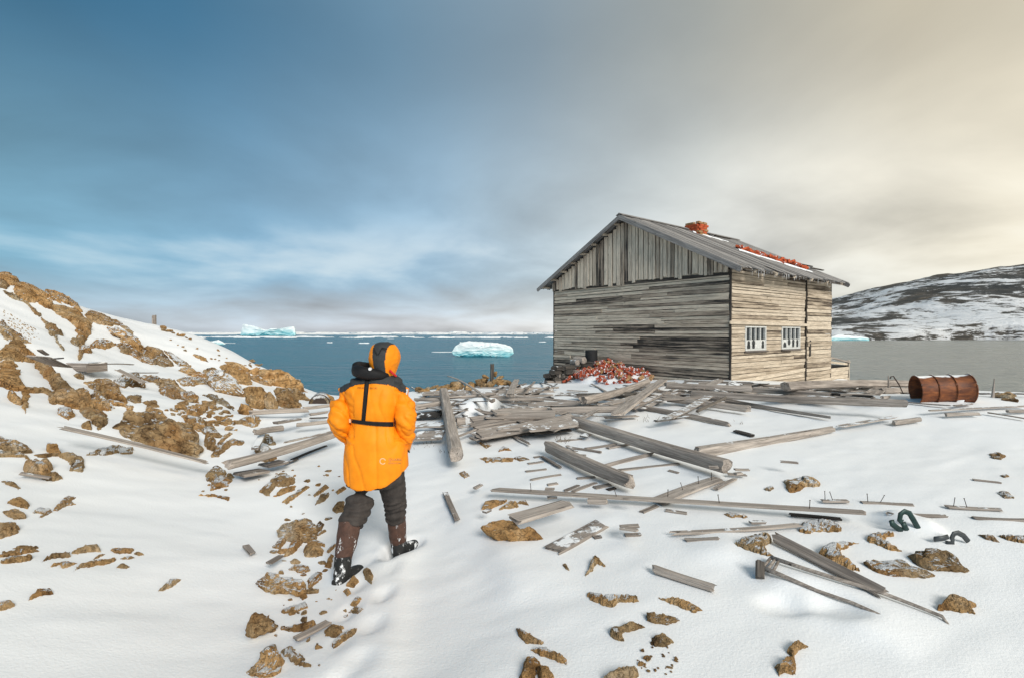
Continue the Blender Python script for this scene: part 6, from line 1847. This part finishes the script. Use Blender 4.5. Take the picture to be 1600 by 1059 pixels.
# ------------------------------------------------------------------ the person
PY0 = 4.05
def PP(px, py, dy=0.0): return P(px, py, PY0 + dy)
PX = PY0 / FPX                      # metres per pixel at the person's distance
PR = empty('person', G(578, 890))
PR.location = Vector((PP(582, 885).x, PY0, 0.0))
tag(PR, 'person seen from behind in an orange parka, dark trousers and snowy boots', 'person')
OFF = PR.location.copy()

def remeshed(name, bm, voxel, mat, smooth_iter=4, disp=None, parent=PR):
    bmesh.ops.recalc_face_normals(bm, faces=bm.faces)
    me = bpy.data.meshes.new('tmp'); bm.to_mesh(me); bm.free()
    o = bpy.data.objects.new('tmp', me); COL.objects.link(o)
    md = o.modifiers.new('r', 'REMESH'); md.mode = 'VOXEL'; md.voxel_size = voxel
    ms = o.modifiers.new('s', 'SMOOTH'); ms.factor = .5; ms.iterations = smooth_iter
    dg = bpy.context.evaluated_depsgraph_get()
    m2 = bpy.data.meshes.new_from_object(o.evaluated_get(dg))
    bpy.data.objects.remove(o)
    if disp:
        nr = [v.normal.copy() for v in m2.vertices]
        for v, n in zip(m2.vertices, nr): v.co += n * disp(v.co + OFF)
    m2.name = name; m2.materials.clear(); m2.materials.append(mat)
    m2.polygons.foreach_set('use_smooth', [True] * len(m2.polygons))
    r = bpy.data.objects.new(name, m2); COL.objects.link(r); r.parent = parent
    return r

def super_ring(bm, c, rx, ry, n=40, e=2.4, zf=None):
    vs = []
    for k in range(n):
        a = 2 * PI * k / n
        ca_, sa_ = math.cos(a), math.sin(a)
        x = math.copysign(abs(ca_) ** (2 / e), ca_) * rx; y = math.copysign(abs(sa_) ** (2 / e), sa_) * ry
        p = Vector((c.x + x, c.y + y, c.z))
        if zf: p.z = max(p.z, zf(p))
        vs.append(bm.verts.new(p - OFF))
    return vs
def loft(bm, rings):
    for a, b in zip(rings[:-1], rings[1:]):
        n = len(a)
        for k in range(n): bm.faces.new((a[k], a[(k + 1) % n], b[(k + 1) % n], b[k]))
    bm.faces.new(rings[0][::-1]); bm.faces.new(rings[-1])

def limb(bm, pts_, radii, n=18):
    add_tube(bm, [p - OFF for p in pts_], radii, n)

# jacket: body and sleeves in one surface
def hem(p):
    px = 800 + p.x / PY0 * FPX
    py = float(np.interp(px, [536, 541, 548, 560, 580, 600, 615, 628, 638], [741, 745, 751, 756, 758, 755.5, 748, 738, 727]))
    if p.y > PY0 + .05: py = 732
    return PP(px, py).z
bm = bmesh.new()
T = [(583, 592, 18, .085), (587, 591, 29, .115), (593, 588, 40, .135), (601, 586, 45, .155), (612, 585, 45.5, .17), (625, 584.5, 44, .18), (640, 584, 40, .175), (652, 584, 36, .16), (660, 584, 35.5, .155), (668, 585, 38, .165), (682, 587, 44, .185), (700, 588, 49.5, .195), (716, 588.5, 49.5, .20), (730, 588.5, 49, .20), (742, 588, 48.5, .195), (752, 587, 48, .19), (760, 586.5, 47, .18)]
rings = []
for (py, cx_, hw, hd) in T:
    rings.append(super_ring(bm, PP(cx_, py), hw * PX, hd, zf=hem))
loft(bm, rings)
def sleeve(bm, L):
    limb(bm, [PP(x, y, d) for x, y, r, d in L], [r * PX for x, y, r, d in L])
SLEEVES = ([(560, 600, 7.2, .0), (551, 605, 11.7, .0), (542, 615, 16.2, -.01), (535, 629, 18.4, -.03), (531, 645, 18.4, -.06), (531, 659, 18.0, -.06), (535, 671, 16.2, -.01), (543, 682, 13.1, .07), (550, 690, 9.9, .15), (557, 694, 8.6, .22)],
           [(611, 600, 7.2, .0), (620, 605, 11.7, .0), (628, 615, 15.8, -.01), (633, 630, 17.6, -.03), (634, 648, 17.1, -.05), (634, 664, 16.2, -.04), (634, 678, 14.4, .01), (634, 690, 11.7, .06), (632, 699, 9.5, .11), (628, 704, 8.1, .16)])
def wr(p):
    px = 800 + p.x / p.y * FPX; py = 529.5 - (p.z - CAMZ) / p.y * FPX
    arm = 1.0 if (px < 552 or px > 616) and py < 705 else 0.0
    a = .005 * noise.noise(Vector((p.x * 9, p.y * 9, p.z * 7))) + .003 * noise.noise(Vector((p.x * 22, p.y * 22, p.z * 15)))
    a += arm * (.014 * noise.noise(Vector((p.x * 7 + 3, p.y * 7, p.z * 19 + p.x * 9))) + .004 * noise.noise(Vector((p.x * 20, p.y * 20, p.z * 45))))
    rg = lambda q, e: (1 - abs(noise.noise(q))) ** e
    a -= arm * .016 * rg(Vector((p.x * 5 + 9, p.y * 5, p.z * 11 + p.x * 7)), 6)
    a -= (1 - arm) * .010 * rg(Vector((p.x * 10, p.y * 4, p.z * 3.5 + p.x * 3)), 7)
    dbelt = (py - 661) / 9
    a += .006 * math.exp(-(dbelt - 1.6) ** 2) * noise.noise(Vector((p.x * 40, 1, p.z * 6))) * (1 - arm)
    a += (1 - arm) * .004 * math.sin(p.x * 60 + 3 * noise.noise(p * 4)) * math.exp(-((py - 645) / 16) ** 2)
    return a
JACKET = remeshed('jacket', bm, .0095, MAT['orange'], 5, wr)
SLV = []
for SL_ in SLEEVES:
    bs = bmesh.new(); sleeve(bs, SL_); SLV.append(remeshed('sleeve', bs, .0095, MAT['orange'], 4, wr, JACKET))

def sub_skin(src, name, test, lift, mat, parent):
    """a cloth panel sewn on a garment: the faces that pass the test, lifted off and given thickness"""
    me = src.data
    bm = bmesh.new(); bm.from_mesh(me)
    dele = [f for f in bm.faces if not test(f.calc_center_median() + OFF, f.normal)]
    bmesh.ops.delete(bm, geom=dele, context='FACES')
    bm.normal_update()
    nr = {v: v.normal.copy() for v in bm.verts}
    for v in bm.verts: v.co += nr[v] * lift
    o = bm_obj(name, bm, mat, parent, True)
    return o
def pix(p):
    return 800 + p.x / p.y * FPX, 529.5 - ((p.z - CAMZ) / p.y + math.tan(PITCH)) * FPX
def yoke_test(p, n):
    px, py = pix(p)
    low = float(np.interp(px, [528, 534, 540, 548, 556, 572, 590, 608, 618, 626, 636], [613, 613, 610, 604, 601, 599, 599, 601, 605, 611, 614]))
    return py < low
sub_skin(JACKET, 'yoke', yoke_test, .004, MAT['charcoal'], JACKET)
for s_o in SLV: sub_skin(s_o, 'yoke_end', lambda p, n: yoke_test(p, n) and 531 < pix(p)[0] < 634, .004, MAT['charcoal'], JACKET)

jb = bmesh.new()
for s_o in [JACKET] + SLV: jb.from_mesh(s_o.data)
BV = BVHTree.FromBMesh(jb)
def onto(px, py, off):
    o_ = Vector((0, 0, CAMZ)) - OFF
    d = (P(px, py, 1.0) - Vector((0, 0, CAMZ))).normalized()
    h, n, i, dist_ = BV.ray_cast(o_, d)
    if h is None: return None
    return h - d * off
def band(name, rows, off, mat, thick=.006):
    """rows: list of (left pixel, right pixel) pairs laid on the jacket"""
    verts = []; faces = []; m = 5; R_ = []
    for (a, b) in rows:
        for j in range(m):
            t = j / (m - 1)
            h = onto(a[0] + (b[0] - a[0]) * t, a[1] + (b[1] - a[1]) * t, off)
            verts.append(h if h is not None else (verts[-1] if verts else PP(*a) - OFF))
    n = len(rows)
    back = [v + Vector((0, thick + .004, 0)) for v in verts]
    nv = len(verts); verts = verts + back
    for i in range(n - 1):
        for j in range(m - 1):
            q_ = i * m + j
            faces.append((q_, q_ + 1, q_ + m + 1, q_ + m)); faces.append((nv + q_, nv + q_ + m, nv + q_ + m + 1, nv + q_ + 1))
        for j in (0, m - 1):
            q_ = i * m + j
            faces.append((q_, q_ + m, nv + q_ + m, nv + q_))
    for i in (0, n - 1):
        for j in range(m - 1):
            q_ = i * m + j
            faces.append((q_, q_ + 1, nv + q_ + 1, nv + q_))
    return mesh_obj(name, verts, faces, mat, PR, True)
HARN = []
HARN.append(band('back_strap', [((570.5 + (564.5 - 570.5) * t, 587 + 70 * t), (577.5 + (570.5 - 577.5) * t, 587 + 70 * t)) for t in np.linspace(0, 1, 26)], .008, MAT['black']))
HARN.append(band('belt', [((549 + 68 * t, 654.5 + 4.5 * t + 1.5 * math.sin(t * PI)), (549 + 68 * t, 660 + 6 * t + 1.5 * math.sin(t * PI))) for t in np.linspace(0, 1, 26)], .009, MAT['black']))
bk = onto(547.5, 656.5, .014)
if bk is not None:
    bm = bmesh.new(); add_box(bm, bk.x - .010, bk.x + .010, bk.y - .006, bk.y + .008, bk.z - .016, bk.z + .016); bm_obj('buckle', bm, MAT['silver'], PR)
# writing, ring logo and sleeve patch
def text_on(name, body, px, py, size_px, mat, parent):
    cu = bpy.data.curves.new('txt', 'FONT'); cu.body = body; cu.size = 1.0; cu.resolution_u = 2
    to = bpy.data.objects.new('txt', cu); COL.objects.link(to)
    dg = bpy.context.evaluated_depsgraph_get()
    m2 = bpy.data.meshes.new_from_object(to.evaluated_get(dg)); bpy.data.objects.remove(to)
    bm = bmesh.new(); bm.from_mesh(m2)
    bmesh.ops.triangulate(bm, faces=bm.faces)
    ok = True
    for v in bm.verts:
        h = onto(px + v.co.x * size_px, py - v.co.y * size_px, .0035)
        if h is None: ok = False; continue
        v.co = h
    o = bm_obj(name, bm, mat, parent)
    return o
text_on('lettering', 'POLAR', 558.5, 606.6, 3.9, MAT['print'], JACKET)
text_on('lettering', 'ESCUE', 577.5, 607.2, 3.9, MAT['print'], JACKET)
text_on('lettering', 'QUARK', 607, 719.5, 6.0, MAT['brickocre'], JACKET)
text_on('lettering', 'EXPEDITIONS', 607, 724.0, 3.2, MAT['brickocre'], JACKET)
verts = []; faces = []; n = 28
for k in range(n + 1):
    a = .6 + (2 * PI - .9) * k / n
    for r in (3.6, 5.0): 
        h = onto(598 + math.cos(a) * r, 720 + math.sin(a) * r, .0035); verts.append(h if h is not None else verts[-1])
for k in range(n): faces.append((2 * k, 2 * k + 1, 2 * k + 3, 2 * k + 2))
mesh_obj('ring_logo', verts, faces, MAT['silver'], JACKET)
verts = []; faces = []
for j in range(6):
    for i in range(6):
        h = onto(633 + i * 1.9 + j * .35, 607 + j * 1.75 + i * .1, .004); verts.append(h if h is not None else (verts[-1] if verts else Vector()))
for j in range(5):
    for i in range(5):
        q_ = j * 6 + i; faces.append((q_, q_ + 1, q_ + 7, q_ + 6))
mesh_obj('sleeve_patch', verts, faces, MAT['patch'], JACKET, True)
# dark cuff tab at the right pocket
bm = bmesh.new(); add_tube(bm, [PP(633, 699, .03) - OFF, PP(640, 706, .05) - OFF], [.010, .006], 8); bm_obj('cuff', bm, MAT['black'], JACKET)

# hood, turned a little to the right
bm = bmesh.new()
TH = [(535, 600, 6, .05), (536.5, 600, 12, .09), (539, 600.2, 17, .115), (544, 600.5, 20.5, .132), (551, 601, 23, .142), (559, 601.3, 23.6, .145), (567, 601, 22.5, .138), (574, 600, 20, .125), (581, 598, 20, .115), (588, 594, 22, .11)]
loft(bm, [super_ring(bm, PP(c_, y_, .0), hw * PX, hd, e=2.2) for (y_, c_, hw, hd) in TH])
HOOD = remeshed('hood', bm, .0075, MAT['orange'], 4, lambda p: .004 * noise.noise(p * 14) + .0025 * noise.noise(p * 34))
hc_ = PP(600.5, 555)
fd = Vector((math.sin(.24), math.cos(.24), 0))
bm = bmesh.new(); bm.from_mesh(HOOD.data)
dele = []
for f in bm.faces:
    c = f.calc_center_median() + OFF
    d = Vector((c.x - hc_.x, c.y - hc_.y, 0)).normalized()
    if d.dot(fd) > .62 and PP(0, 541).z > c.z > PP(0, 577).z: dele.append(f)
bmesh.ops.delete(bm, geom=dele, context='FACES'); bm.to_mesh(HOOD.data); bm.free()
md = HOOD.modifiers.new('thick', 'SOLIDIFY'); md.thickness = .012
def hoodpanel(p, n):
    q = p - hc_
    side = q.x * math.cos(.24) - q.y * math.sin(.24)
    wdt = .049 + .008 * (q.z / .1)
    return abs(side - .024) < wdt and q.dot(fd) < .02
sub_skin(HOOD, 'hood_panel', hoodpanel, .004, MAT['charcoal'], HOOD)
for (x0, y0, x1, y1) in ((584, 543, 589, 554), (597, 543, 591, 554), (597, 543, 605, 545)):
    a, b = PP(x0, y0, -.145) - OFF, PP(x1, y1, -.152) - OFF
    bm = bmesh.new(); add_tube(bm, [a, b], .004, 6); bm_obj('drawcord', bm, MAT['black'], HOOD)

# bunched black collar
bm = bmesh.new()
cpts = []; crad = []
for k in range(33):
    a = 2 * PI * k / 32
    x = 584 + 24 * math.cos(a); y = PY0 - .02 + .115 * math.sin(a)
    py = 579.5 + 3.5 * math.cos(a) + (1.5 if math.sin(a) < 0 else -4)
    p = P(x, py, PY0); p.y = y
    cpts.append(p - OFF); crad.append((.040 + .012 * max(0, -math.cos(a - .9)) + .004 * math.sin(5 * a), .038 + .012 * max(0, -math.cos(a - .9))))
add_tube(bm, cpts, crad, 14)
COLR = remeshed('collar', bm, .008, MAT['black'], 3, lambda p: .004 * noise.noise(p * 25))
bm = bmesh.new(); lp = PP(578, 576, -.185) - OFF; add_tube(bm, [lp + Vector((0, -.003, 0)), lp + Vector((0, .015, 0))], [.012, .012], 14); bm_obj('badge', bm, MAT['patch'], COLR)
bm = bmesh.new(); add_tube(bm, [PP(561, 585, -.135) - OFF, PP(569, 586.6, -.15) - OFF, PP(577, 587.4, -.15) - OFF], .006, 8); bm_obj('red_trim', bm, MAT['redtrim'], COLR)
bm = bmesh.new(); add_tube(bm, [PP(609, 578, -.10) - OFF, PP(614, 583, -.09) - OFF, PP(619, 587, -.07) - OFF], .009, 8); bm_obj('red_trim', bm, MAT['redtrim'], COLR)

# trousers in one surface
bm = bmesh.new()
loft(bm, [super_ring(bm, PP(588, y_), hw * PX, hd) for (y_, hw, hd) in ((706, 40, .15), (722, 43, .16), (740, 43, .16), (752, 41, .15), (758, 36, .13))])
limb(bm, [PP(x, y, d) for x, y, r, d in ((568, 738, 23, .0), (566, 760, 22.5, -.02), (563, 780, 20.5, -.07), (559, 795, 19.5, -.12), (554, 806, 19.5, -.15), (550, 813, 20.5, -.17), (548, 819, 19.5, -.185), (547, 823, 17, -.19))], [r * PX for r in (24, 25, 22.5, 20, 19, 19.5, 18.5, 16)])
limb(bm, [PP(x, y, d) for x, y, r, d in ((609, 738, 22, .02), (613, 758, 21, .05), (616, 776, 19, .09), (618, 790, 17.5, .13), (618, 799, 17, .15), (618, 805, 17.5, .17), (618.5, 811, 16.5, .18))], [r * PX for r in (22, 21, 19, 17.5, 16.5, 17, 16)])
def tw(p):
    px, py = pix(p)
    k = 1.0 if py > 785 else .35
    return k * (.006 * math.sin(p.z * 110 + 5 * noise.noise(p * 7)) + .007 * noise.noise(Vector((p.x * 12, p.y * 12, p.z * 26)))) + .004 * noise.noise(p * 9)
remeshed('trousers', bm, .010, MAT['trouser'], 4, tw)

# boots: brown shaft, black rubber foot and sole
def boot(shaft, foot, rfoot, sole_z, toe):
    root = empty('boot'); root.parent = PR
    bm = bmesh.new(); limb(bm, [PP(x, y, d) for x, y, r, d in shaft], [r * PX for x, y, r, d in shaft])
    remeshed('shaft', bm, .009, MAT['boot'], 3, lambda p: .004 * noise.noise(p * 16), root)
    bm = bmesh.new()
    x, y, r, d = shaft[-1]
    ank = PP(x, y, d); heel = PP(*foot)
    dirv = Vector(toe).normalized()
    limb(bm, [PP(x, y - 8, d), ank, ank.lerp(heel, .6), Vector((heel.x, heel.y, heel.z + .045))], [r * PX * 1.03, r * PX * 1.0, r * PX * .98, rfoot])
    hz_ = Vector((heel.x, heel.y, heel.z + .05))
    limb(bm, [hz_ - dirv * .06, hz_ - dirv * .03, hz_ + dirv * .07 + Vector((0, 0, .012)), hz_ + dirv * .16, hz_ + dirv * .22 - Vector((0, 0, .005)), hz_ + dirv * .25 - Vector((0, 0, .015))], [(.035, .03), (.048, .048), (.05, .052), (.052, .042), (.045, .034), (.022, .018)])
    remeshed('foot', bm, .008, MAT['sole'], 3, lambda p: .003 * noise.noise(p * 22), root)
    bm = bmesh.new()
    hs = Vector((heel.x, heel.y, heel.z + .012))
    limb(bm, [hs - dirv * .07, hs - dirv * .05, hs + dirv * .02, hs + dirv * .15, hs + dirv * .23, hs + dirv * .27], [(.03, .016), (.047, .018), (.046, .018), (.055, .018), (.046, .017), (.02, .014)], 16)
    remeshed('sole', bm, .007, MAT['sole'], 1, None, root)
boot([(547, 806, 15.5, -.17), (546, 820, 16.5, -.19), (543.5, 836, 16, -.21), (541, 850, 15, -.225), (538, 862, 13.5, -.24), (536, 874, 12.5, -.26)], (532, 917, -.30), .055, 0, (.38, .92, 0))
boot([(619, 798, 14, .17), (619.5, 810, 14.8, .18), (620.5, 826, 14.8, .20), (621.5, 838, 14, .21), (622.5, 846, 13, .22)], (625, 872, .20), .055, 0, (.40, .91, 0))

# the body inside the clothes: one continuous figure with head, hands in the pockets
bm = bmesh.new()
def bl(L): limb(bm, [PP(x, y, d) for x, y, r, d in L], [r * PX for x, y, r, d in L], 14)
bl([(588, 740, 26, 0), (586, 700, 24, 0), (585, 655, 25, 0), (585, 620, 30, 0), (587, 600, 24, 0), (594, 586, 11.5, 0), (598, 574, 11, .01)])
bl([(600, 538.5, 5, .01), (600, 542, 13, .01), (600.5, 549, 17, .012), (601, 557, 17.5, .015), (601, 565, 15.5, .022), (601, 571, 12, .03), (601, 575, 7, .035)])
f3 = Vector((fd.x, fd.y, 0))
hd0 = PP(600.8, 558, .01)
for (u_, z_, r_) in ((.095, -.012, .016), (.088, -.040, .020), (.080, -.062, .022)):
    limb(bm, [hd0 + f3 * (u_ - .05) + Vector((0, 0, z_ + .03)), hd0 + f3 * u_ + Vector((0, 0, z_))], [r_ * .7, r_], 10)
for s in (-1, 1):
    sd_ = Vector((fd.y * s, -fd.x * s, 0))
    limb(bm, [hd0 + sd_ * .085 + Vector((0, 0, .02)), hd0 + sd_ * .098 + Vector((0, 0, -.02))], [.018, .014], 8)
bl([(560, 606, 9, 0), (536, 630, 9.5, -.01), (532, 658, 8.5, -.02), (548, 686, 6.5, .13), (560, 693, 5.5, .24)])
bl([(613, 606, 9, 0), (632, 632, 9.5, -.01), (633, 662, 8.5, 0), (634, 690, 6.5, .09), (622, 703, 5.5, .20)])
bl([(572, 735, 17, 0), (563, 782, 12, -.07), (546, 830, 10.5, -.2), (534, 895, 8, -.28)])
bl([(606, 735, 17, 0), (617, 785, 12, .11), (621, 830, 10, .2), (624, 855, 8, .22)])
for (x, y, d, s) in ((562, 694, .26, 1), (620, 704, .22, -1)):
    c = PP(x, y, d)
    limb(bm, [c, c + Vector((s * .05, .03, -.01))], [(.040, .018), (.042, .016)], 12)
    for i_, (L_, o_) in enumerate(((.065, .030), (.075, .010), (.070, -.010), (.055, -.030))):
        b0 = c + Vector((s * .05, .03, -.01 + o_))
        limb(bm, [b0, b0 + Vector((s * L_ * .5, .022, -.008)), b0 + Vector((s * L_ * .85, .015, -.02))], [.010, .0095, .008], 8)
    limb(bm, [c + Vector((s * .01, .01, .03)), c + Vector((s * .03, .035, .055)), c + Vector((s * .055, .04, .06))], [.012, .0105, .009], 8)
BODY = remeshed('body', bm, .0075, MAT['skin'], 3)
for s in (-1, 1):
    sd_ = Vector((fd.y * s, -fd.x * s, 0))
    e = hd0 + f3 * .078 + sd_ * .032 + Vector((0, 0, .012)) - OFF
    bm = bmesh.new(); bmesh.ops.create_uvsphere(bm, u_segments=10, v_segments=8, radius=.013); o = bm_obj('eye', bm, MAT['patch'], BODY, True); o.location = e
    bm = bmesh.new(); bmesh.ops.create_uvsphere(bm, u_segments=8, v_segments=6, radius=.007); o = bm_obj('pupil', bm, MAT['void'], BODY, True); o.location = e + f3 * .008
mp = hd0 + f3 * .097 + Vector((0, 0, -.05)) - OFF
sdv = Vector((fd.y, -fd.x, 0))
bm = bmesh.new(); add_tube(bm, [mp - sdv * .024 - f3 * .008, mp, mp + sdv * .024 - f3 * .008], [.003, .006, .003], 8); bm_obj('mouth', bm, MAT['redtrim'], BODY, True)
